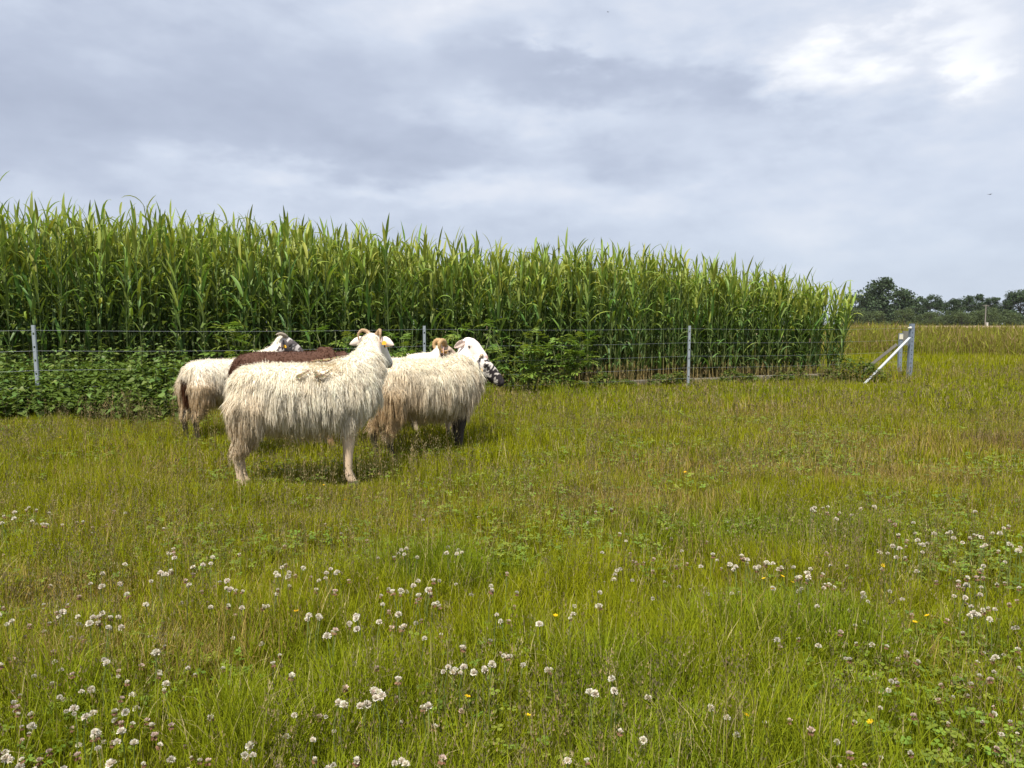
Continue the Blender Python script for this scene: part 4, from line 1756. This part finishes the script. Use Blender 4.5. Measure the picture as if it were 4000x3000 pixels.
# 1: the nearest white sheep, side on, head turned away
pA = ground(948, 1914)
shA, bodyA, MA = make_sheep(
    'nearest white long-wooled sheep, horned, side-on with head turned away to the right', (pA.x, pA.y), R(15.5), 1.03,
    at_y(1450, 1326, 5.56), at_y(1528, 1420, 5.76), 11, 48000, WHITE, (.74, .68, .62), (.62, .47, .34),
    horn={'path': [(.026, .034, .0), (.052, .055, -.02), (.082, .050, -.042), (.100, .016, -.040), (.096, -.018, -.010)], 'r': .0165, 'col': (.36, .24, .14)},
    ears={'out': 1, 'up': -.12, 'fwd': -.1, 'len': .145, 'col': (.74, .62, .55)}, tags=(1,), stain=.55, muzzle=(.40, .35, .33), wide=1.0,
    patch=((1270, 1432, .13, (.50, .39, .20)), (1225, 1425, .08, (.52, .42, .24)), (1245, 1478, .05, (.35, .27, .15))))
# 2: white sheep with the speckled dark face, right
pB = ground(1498, 1800)
make_sheep('white sheep with black speckled face at the right of the flock, looking right', (pB.x, pB.y), R(29), 1.0,
           at_y(1858, 1408, 6.62), at_y(1972, 1494, 6.62), 12, 34000, (.83, .76, .63), (.66, .60, .55), (.045, .036, .034),  # leg colour darkened to stand in for the shadow on the legs
           horn={'path': [(.028, .045, .02), (.045, .062, .015), (.058, .058, .02)], 'r': .018, 'col': (.38, .30, .20)},
           ears={'out': .62, 'up': -.35, 'fwd': .38, 'len': .14, 'col': (.07, .06, .062)}, tags=(1,), spot=(.46, (.025, .020, .022)), stain=.95, muzzle=(.05, .04, .045),
           tag_col=((.80, .62, .52), (.85, .45, .03)), stance=.03, lock_len=1.3, low_front=.36)
# 3: white sheep with dark legs, left
pC = ground(752, 1735)
make_sheep('white sheep with dark legs and brown tail, rump towards the nettle bank, grey face', (pC.x, pC.y), R(52), .95,
           at_y(1098, 1332, 7.85), at_y(1208, 1402, 7.92), 13, 23000, (.82, .76, .65), (.10, .085, .085), (.035, .028, .026),
           horn={'path': [(.028, .05, .02), (.055, .058, -.01), (.078, .050, -.045), (.088, .025, -.065)], 'r': .020, 'col': (.30, .25, .19)},
           ears={'out': .8, 'up': -.3, 'fwd': .1, 'len': .12, 'col': (.085, .07, .075)}, tags=(1,), spot=(.66, (.55, .50, .48)), stain=.85, tail=(.10, .045, .025),
           tag_col=((.80, .62, .52), (.85, .45, .03)))
# 4: brown sheep between them
pD = ground(945, 1782)
make_sheep('dark brown woolly sheep standing behind the nearest white sheep', (pD.x, pD.y), R(30), 1.075,
           (pD.x + 1.00 * math.cos(R(31)), pD.y + 1.00 * math.sin(R(31)), .73), (pD.x + 1.17 * math.cos(R(31)), pD.y + 1.17 * math.sin(R(31)), .50), 14, 17000,
           (.092, .044, .028), (.07, .035, .025), (.32, .20, .11), lock_len=.62, stain=.35)
# 5: white sheep with curled horns at the back
make_sheep('white sheep with broad curled brown horns at the back of the flock', (-1.60, 7.52), R(14), .955,
           at_y(1722, 1358, 7.72), at_y(1806, 1412, 7.80), 15, 9000, (.83, .77, .65), (.50, .38, .29), (.5, .4, .3),
           horn={'path': [(.028, .034, .02), (.058, .062, -.015), (.090, .055, -.055), (.108, .010, -.060), (.104, -.030, -.020), (.108, -.024, .030), (.122, .0, .055)], 'r': .033, 'col': (.42, .27, .13)},
           ears={'out': .85, 'up': -.4, 'fwd': -.1, 'len': .12, 'col': (.42, .27, .22)}, tags=(1,), spot=(.70, (.03, .025, .025)), stain=.3)
# 6: hornless white-faced sheep behind the speckled one
make_sheep('hornless white-faced sheep looking right over the back of the speckled-faced one', (-1.13, 6.80), R(20), .90,
           at_y(1826, 1338, 7.22), at_y(1906, 1404, 7.06), 16, 10000, (.86, .80, .70), (.76, .66, .60), (.5, .4, .3),
           ears={'out': .9, 'up': -.25, 'fwd': -.2, 'len': .115, 'col': (.62, .48, .42)}, tags=(-1,), stain=.25, muzzle=(.52, .36, .32))

# dry bracken caught in the wool of the nearest sheep
bvh = BVHTree.FromPolygons([MA @ v.co for v in bodyA.vertices], [p.vertices[:] for p in bodyA.polygons])


def on_sheep(px, py):
    h = bvh.ray_cast(cam.location, ray(px, py).normalized())
    return (h[0], h[1]) if h[0] is not None else (at_y(px, py, 5.3), Vector((0, -1, 0)))


def sprig(label, pxs, wid, n, col, leaf):
    pts = []
    for (a, b) in pxs:
        q, nn = on_sheep(a, b)
        nrm_s = nn
        pts.append(q + nn * .032)
    root = empty('bracken_sprig', pts[0])
    tag(root, label, 'sprig')
    m_ = MB()
    rel = [p - pts[0] for p in pts]
    m_.tube(rel, .0022, 5, col)
    m_.build('stalk', M_STEM, root)
    m_ = MB()
    for i in range(n):
        t = (i + .5) / n * (len(rel) - 1)
        j = min(int(t), len(rel) - 2)
        c = rel[j].lerp(rel[j + 1], t - j)
        d = (rel[j + 1] - rel[j]).normalized()
        for sd in (-1, 1):
            ud = (nrm_s.cross(d) * sd + d * .45 + nrm_s * random.uniform(-.1, .35)).normalized()
            L = leaf * (1 - .5 * i / n)
            wv = d * (wid * .5)
            m_.add([c - wv, c + wv, c + ud * L * .6 + wv * .7, c + ud * L, c + ud * L * .6 - wv * .7], [(0, 1, 2, 3, 4)], tuple(x * random.uniform(.7, 1.3) for x in col))
    m_.build('frond', M_SEED, root)


sprig('dry brown fern sprig lying across the flank of the nearest sheep', [(1157, 1484), (1180, 1476), (1210, 1458)], .012, 11, (.20, .16, .095), .022)
sprig('dark dry fern scrap caught behind the shoulder of the nearest sheep', [(1226, 1464), (1240, 1480), (1262, 1478), (1285, 1462)], .012, 12, (.17, .135, .08), .022)
sprig('straw-coloured dry fern on the withers of the nearest sheep', [(1218, 1430), (1260, 1424), (1300, 1416), (1335, 1408)], .010, 18, (.33, .27, .14), .026)

# ------------------------------------------------------------------ clover flowers
def floret_head(seed, old):
    """ball of upright florets; the lower ones hang and turn brown when old"""
    r = random.Random(seed)
    m_ = MB()
    n = 46
    for i in range(n):
        el = 1 - 1.55 * (i + .5) / n
        a = i * 2.39996
        cr = math.sqrt(max(0, 1 - el * el))
        d = Vector((math.cos(a) * cr, math.sin(a) * cr, el))
        hang = el < (-.05 if old < .5 else .25)
        if old > .5 and hang:
            d = (d + Vector((0, 0, -.9))).normalized()
            col = (.30, .17, .10)
        else:
            d = (d + Vector((0, 0, .35))).normalized()
            col = (.82, .79, .70) if r.random() < .7 else (.78, .67, .60)
            if old > 1.5:
                col = (.72, .54, .50)
        L = r.uniform(.0075, .0098)
        b = d * .0042
        t1 = d.orthogonal().normalized()
        t1 = (Matrix.Rotation(r.uniform(0, 6.28), 3, d) @ t1)
        t2 = d.cross(t1)
        w = .0025
        base = (.42, .40, .22) if not hang else tuple(c * .8 for c in col)
        o = len(m_.v)
        m_.v += [tuple(b - t1 * w * .5), tuple(b + t1 * w * .5), tuple(b + d * L * .65 + t1 * w + t2 * .0008), tuple(b + d * L + t2 * .0015), tuple(b + d * L * .65 - t1 * w + t2 * .0008)]
        m_.c += [base, base, col, col, col]
        m_.f.append((o, o + 1, o + 2, o + 3, o + 4))
    # small core
    m_.tube([(0, 0, -.006), (0, 0, -.003), (0, 0, .003), (0, 0, .006)], [.001, .0045, .0045, .001], 6, (.40, .36, .22))
    return m_.mesh('flower_head', M_PETAL)


HEADS = {0: [floret_head(i, 0) for i in range(4)], 1: [floret_head(10 + i, 1) for i in range(4)], 2: [floret_head(20 + i, 2) for i in range(3)]}
m = MB()
m.tube([(0, 0, 0), (.012, .0, .4), (.012, .004, .75), (0, 0, 1)], [.0016, .0015, .0013, .0013], 4, (.13, .17, .045), cap=False)
CSTEM = m.mesh('clover_stem', M_STEM)

# clusters in the photograph (2212-wide view): x, y, spread x, spread y, count
CL = [(55, 1115, 55, 22, 13), (150, 1130, 30, 15, 4), (20, 1345, 14, 12, 3), (130, 1335, 20, 12, 3), (215, 1332, 45, 20, 8), (255, 1280, 55, 25, 6), (340, 1232, 55, 25, 8), (465, 1215, 40, 14, 5),
      (395, 1195, 30, 8, 3), (600, 1255, 40, 32, 10), (540, 1292, 70, 20, 10), (705, 1250, 50, 25, 8), (690, 1342, 25, 12, 4), (712, 1366, 14, 10, 3), (790, 1330, 50, 25, 8), (870, 1350, 14, 8, 3),
      (898, 1284, 45, 18, 11), (942, 1302, 14, 10, 3), (990, 1192, 22, 7, 5), (882, 1200, 18, 10, 5), (1060, 1275, 10, 8, 2), (1075, 1335, 8, 6, 2), (1095, 1240, 4, 4, 1), (1165, 1350, 6, 5, 1),
      (1240, 1325, 12, 14, 3), (1292, 1308, 6, 6, 2), (1090, 1420, 10, 6, 3), (1040, 1450, 34, 10, 6), (962, 1448, 26, 10, 5), (860, 1470, 6, 5, 1), (816, 1500, 14, 16, 4), (922, 1532, 8, 5, 2),
      (780, 1522, 8, 6, 2), (742, 1520, 6, 6, 2), (1185, 1450, 8, 5, 2), (1130, 1438, 6, 5, 1), (1002, 1402, 5, 8, 2), (917, 1380, 5, 4, 1), (1322, 1468, 5, 4, 1), (1325, 1490, 6, 5, 2), (1280, 1500, 8, 6, 2),
      (1400, 1508, 4, 4, 1), (1340, 1582, 8, 4, 1), (1390, 1600, 8, 6, 1), (1535, 1530, 5, 4, 1), (1570, 1552, 6, 4, 1), (1252, 1645, 14, 8, 2), (1040, 1640, 10, 5, 2), (955, 1642, 5, 4, 1), (850, 1640, 22, 10, 4),
      (770, 1646, 8, 5, 1), (680, 1642, 8, 5, 1), (676, 1600, 6, 4, 1), (590, 1435, 6, 5, 1), (540, 1612, 8, 6, 1), (455, 1552, 6, 4, 1), (290, 1606, 5, 5, 1), (262, 1582, 6, 5, 1), (206, 1592, 8, 16, 3),
      (160, 1532, 5, 4, 1), (186, 1550, 5, 5, 1), (240, 1652, 8, 4, 1), (312, 1656, 6, 4, 1), (20, 1645, 10, 6, 2), (355, 1492, 5, 4, 1), (342, 1412, 6, 6, 2), (236, 1430, 6, 6, 2), (630, 1462, 6, 6, 1),
      (1600, 1208, 28, 8, 5), (1640, 1215, 26, 10, 5), (1682, 1224, 12, 8, 2), (1740, 1240, 26, 16, 8), (1790, 1264, 18, 12, 4), (1580, 1236, 10, 12, 3), (1540, 1200, 5, 4, 1), (1760, 1100, 36, 7, 7),
      (1850, 1102, 38, 9, 7), (1940, 1124, 20, 8, 3), (2070, 1050, 55, 12, 14), (2150, 1040, 36, 9, 7), (2090, 1086, 30, 8, 4), (1970, 1168, 36, 16, 10), (2050, 1160, 30, 16, 6), (2120, 1150, 36, 12, 7),
      (2165, 1188, 36, 12, 8), (1930, 1210, 26, 12, 4), (2100, 1240, 36, 24, 8), (2110, 1322, 34, 20, 12), (2150, 1390, 22, 12, 5), (1990, 1336, 8, 6, 2), (1850, 1312, 8, 8, 2), (1940, 1572, 5, 4, 1),
      (1986, 1590, 6, 4, 1), (2020, 1556, 5, 4, 1), (2170, 1652, 8, 4, 1), (1625, 1650, 5, 4, 1), (1482, 1640, 5, 4, 1), (600, 1110, 30, 12, 4), (200, 1100, 30, 12, 3), (2120, 830, 60, 8, 6), (1700, 1320, 30, 20, 3)]
r = random.Random(99)
fl_pts = []
for (cx, cy, sx, sy, n) in CL:
    for i in range(n):
        if n == 1:
            fl_pts.append((cx, cy))
        else:
            fl_pts.append((r.gauss(cx, sx * .8), r.gauss(cy, sy * .75)))
fl_pts = fl_pts[:330]
rows = []
for (x, y) in fl_pts:
    px, py = x * 4000 / 2212, y * 4000 / 2212
    hz = r.uniform(.15, .235)
    q = ground(px, py, hz)
    if q.y < 1.5 or q.y > 18:
        continue
    rows.append((q, hz, x, y))
rows = sorted(rows, key=lambda t: t[0].y)[:300]
for (q, hz, x, y) in rows:
    kind = r.choices((0, 1, 2), (.60, .30, .10))[0]
    kn = ('fresh white clover flower', 'half-withered brown-skirted clover flower', 'pinkish clover flower')[kind]
    if y > 1380:
        zn = 'close to the bottom edge, ' + ('left third' if x < 740 else 'middle third' if x < 1475 else 'right third')
    elif x < 480:
        zn = 'in the scattered patch at the left side of the meadow'
    elif x < 1350:
        zn = 'in the patch below the flock in mid meadow'
    elif y < 1140:
        zn = 'in the far patch at the right under the dry grass'
    else:
        zn = 'in the scattered patch at the right side of the meadow'
    root = bpy.data.objects.new('clover_flower', None)
    COL.objects.link(root)
    root.location = (q.x, q.y, 0)
    root.rotation_euler = (0, 0, r.uniform(0, 6.28))
    tag(root, kn + ' ' + zn, 'clover', kn + ' ' + zn.split(',')[-1].strip())
    so = bpy.data.objects.new('stem', CSTEM)
    COL.objects.link(so)
    so.parent = root
    so.scale = (1, 1, hz)
    ho = bpy.data.objects.new('flower_head', r.choice(HEADS[kind]))
    COL.objects.link(ho)
    ho.parent = root
    ho.location = (0, 0, hz)
    ho.rotation_euler = (r.gauss(0, .25), r.gauss(0, .25), r.uniform(0, 6.28))
    sc_ = r.uniform(.60, 1.0) * (1 + max(0, q.y - 3) * .025)
    ho.scale = (sc_, sc_, sc_)

# many more small heads scattered between them: one mass
def clover_mass():
    r2 = random.Random(123)
    src = []
    for kind in (0, 1, 2):
        for me in HEADS[kind]:
            a = np.zeros(len(me.vertices) * 3)
            me.vertices.foreach_get('co', a)
            c = np.zeros(len(me.vertices) * 4)
            me.color_attributes['Col'].data.foreach_get('color', c)
            f5 = np.array([p.vertices[:] for p in me.polygons if len(p.vertices) == 5])
            nvp = len(f5) * 5
            src.append((a.reshape(-1, 3)[:nvp], f5, c.reshape(-1, 4)[:nvp, :3]))
    V, F, C, o, k = [], [], [], 0, 0
    tries = 0
    while k < 400 and tries < 20000:
        tries += 1
        py = 1960 + 1080 * r2.random() ** .85
        px = r2.uniform(-250, 4250)
        hz = r2.uniform(.09, .21)
        q = ground(px, py, hz)
        dn = float(vnoise(np.array([q.x]), np.array([q.y]), .55, 91)[0]) * .6 + float(vnoise(np.array([q.x]), np.array([q.y]), .2, 92)[0]) * .4
        if r2.random() > .22 + (dn - .5) * 2.0:
            continue
        v, f, c = src[r2.randrange(len(src))]
        sc = r2.uniform(.45, .85) * (1 + max(0, q.y - 3) * .03)
        M = np.array(Matrix.Rotation(r2.uniform(0, 6.28), 3, 'Z') @ Matrix.Rotation(r2.gauss(0, .3), 3, 'X')) * sc
        V.append(v @ M.T + np.array(q))
        F.append(f + o)
        C.append(c * r2.uniform(.7, 1.05))
        o += len(v)
        k += 1
    return np.concatenate(V), [np.concatenate(F)], np.concatenate(C)


xm = merge([clover_mass()], 'clover_blossom', leaf_mat('clover_petal_mass', transl=0.35, rough=0.6, spec=0.15, tr_tint=(1, .95, .9)))
tag(link('clover_blossom', xm), 'many small scattered clover heads low among the meadow grass', 'clover', kind='stuff')

# yellow hawkbit / buttercup flowers
m = MB()
for i in range(6):
    a = i * math.pi / 3
    c_, s_ = math.cos(a), math.sin(a)
    pr = [(.002, 0, 0), (.007, .0042, .002), (.011, .003, .004), (.011, -.003, .004), (.007, -.0042, .002)]
    m.add([(u * c_ - w * s_, u * s_ + w * c_, z) for u, w, z in pr], [(0, 1, 2, 3, 4)], (.80, .50, .01))
m.tube([(0, 0, -.002), (0, 0, .001), (0, 0, .003)], [.002, .003, .001], 6, (.7, .4, .01))
YH = m.mesh('yellow_flower_head', M_PETAL)
YEL = [(2003, 1330), (1976, 1344), (1712, 1258), (1668, 1272), (1690, 1245), (1908, 1222), (1650, 1250), (1612, 1545), (1880, 1560), (1480, 1020), (1140, 1545), (1010, 1505), (130, 945),
       (745, 1080), (700, 1048), (1200, 1330), (640, 1320)]
for (x, y) in YEL:
    hz = r.uniform(.14, .2)
    q = ground(x * 4000 / 2212, y * 4000 / 2212, hz)
    root = empty('buttercup', (q.x, q.y, 0))
    side_ = 'left half' if x < 1106 else 'right half'
    dep = 'near part' if y > 1450 else 'middle' if y > 1150 else 'far part'
    tag(root, 'small yellow buttercup in the %s of the meadow, %s of the picture' % (dep, side_), 'buttercup', 'yellow buttercups, %s %s' % (dep, side_))
    so = link('stem', CSTEM, root)
    so.scale = (.8, .8, hz)
    ho = link('flower_head', YH, root, (0, 0, hz))
    ho.rotation_euler = (r.gauss(.2, .3), r.gauss(0, .3), r.uniform(0, 6))
    k_ = .7 + max(0, q.y - 3) * .05
    ho.scale = (k_, k_, k_)

# ------------------------------------------------------------------ thin summer haze
hm = bpy.data.materials.new('haze')
hm.use_nodes = True
HT = NT(hm.node_tree)
ho_ = HT.n('ShaderNodeOutputMaterial')
pv = HT.n('ShaderNodeVolumePrincipled')
pv.inputs['Color'].default_value = (.86, .92, 1.0, 1)
pv.inputs['Density'].default_value = 0.00007
HT.l(pv.outputs[0], ho_.inputs['Volume'])
m = MB()
m.box((-710, -70, -1.0), (710, 1210, 24.0))
hz_o = m.build('haze', hm)
tag(hz_o, 'thin pale summer haze over the meadow', 'haze', kind='stuff')

print('TRI', NTRI, 'objects', len(bpy.data.objects))
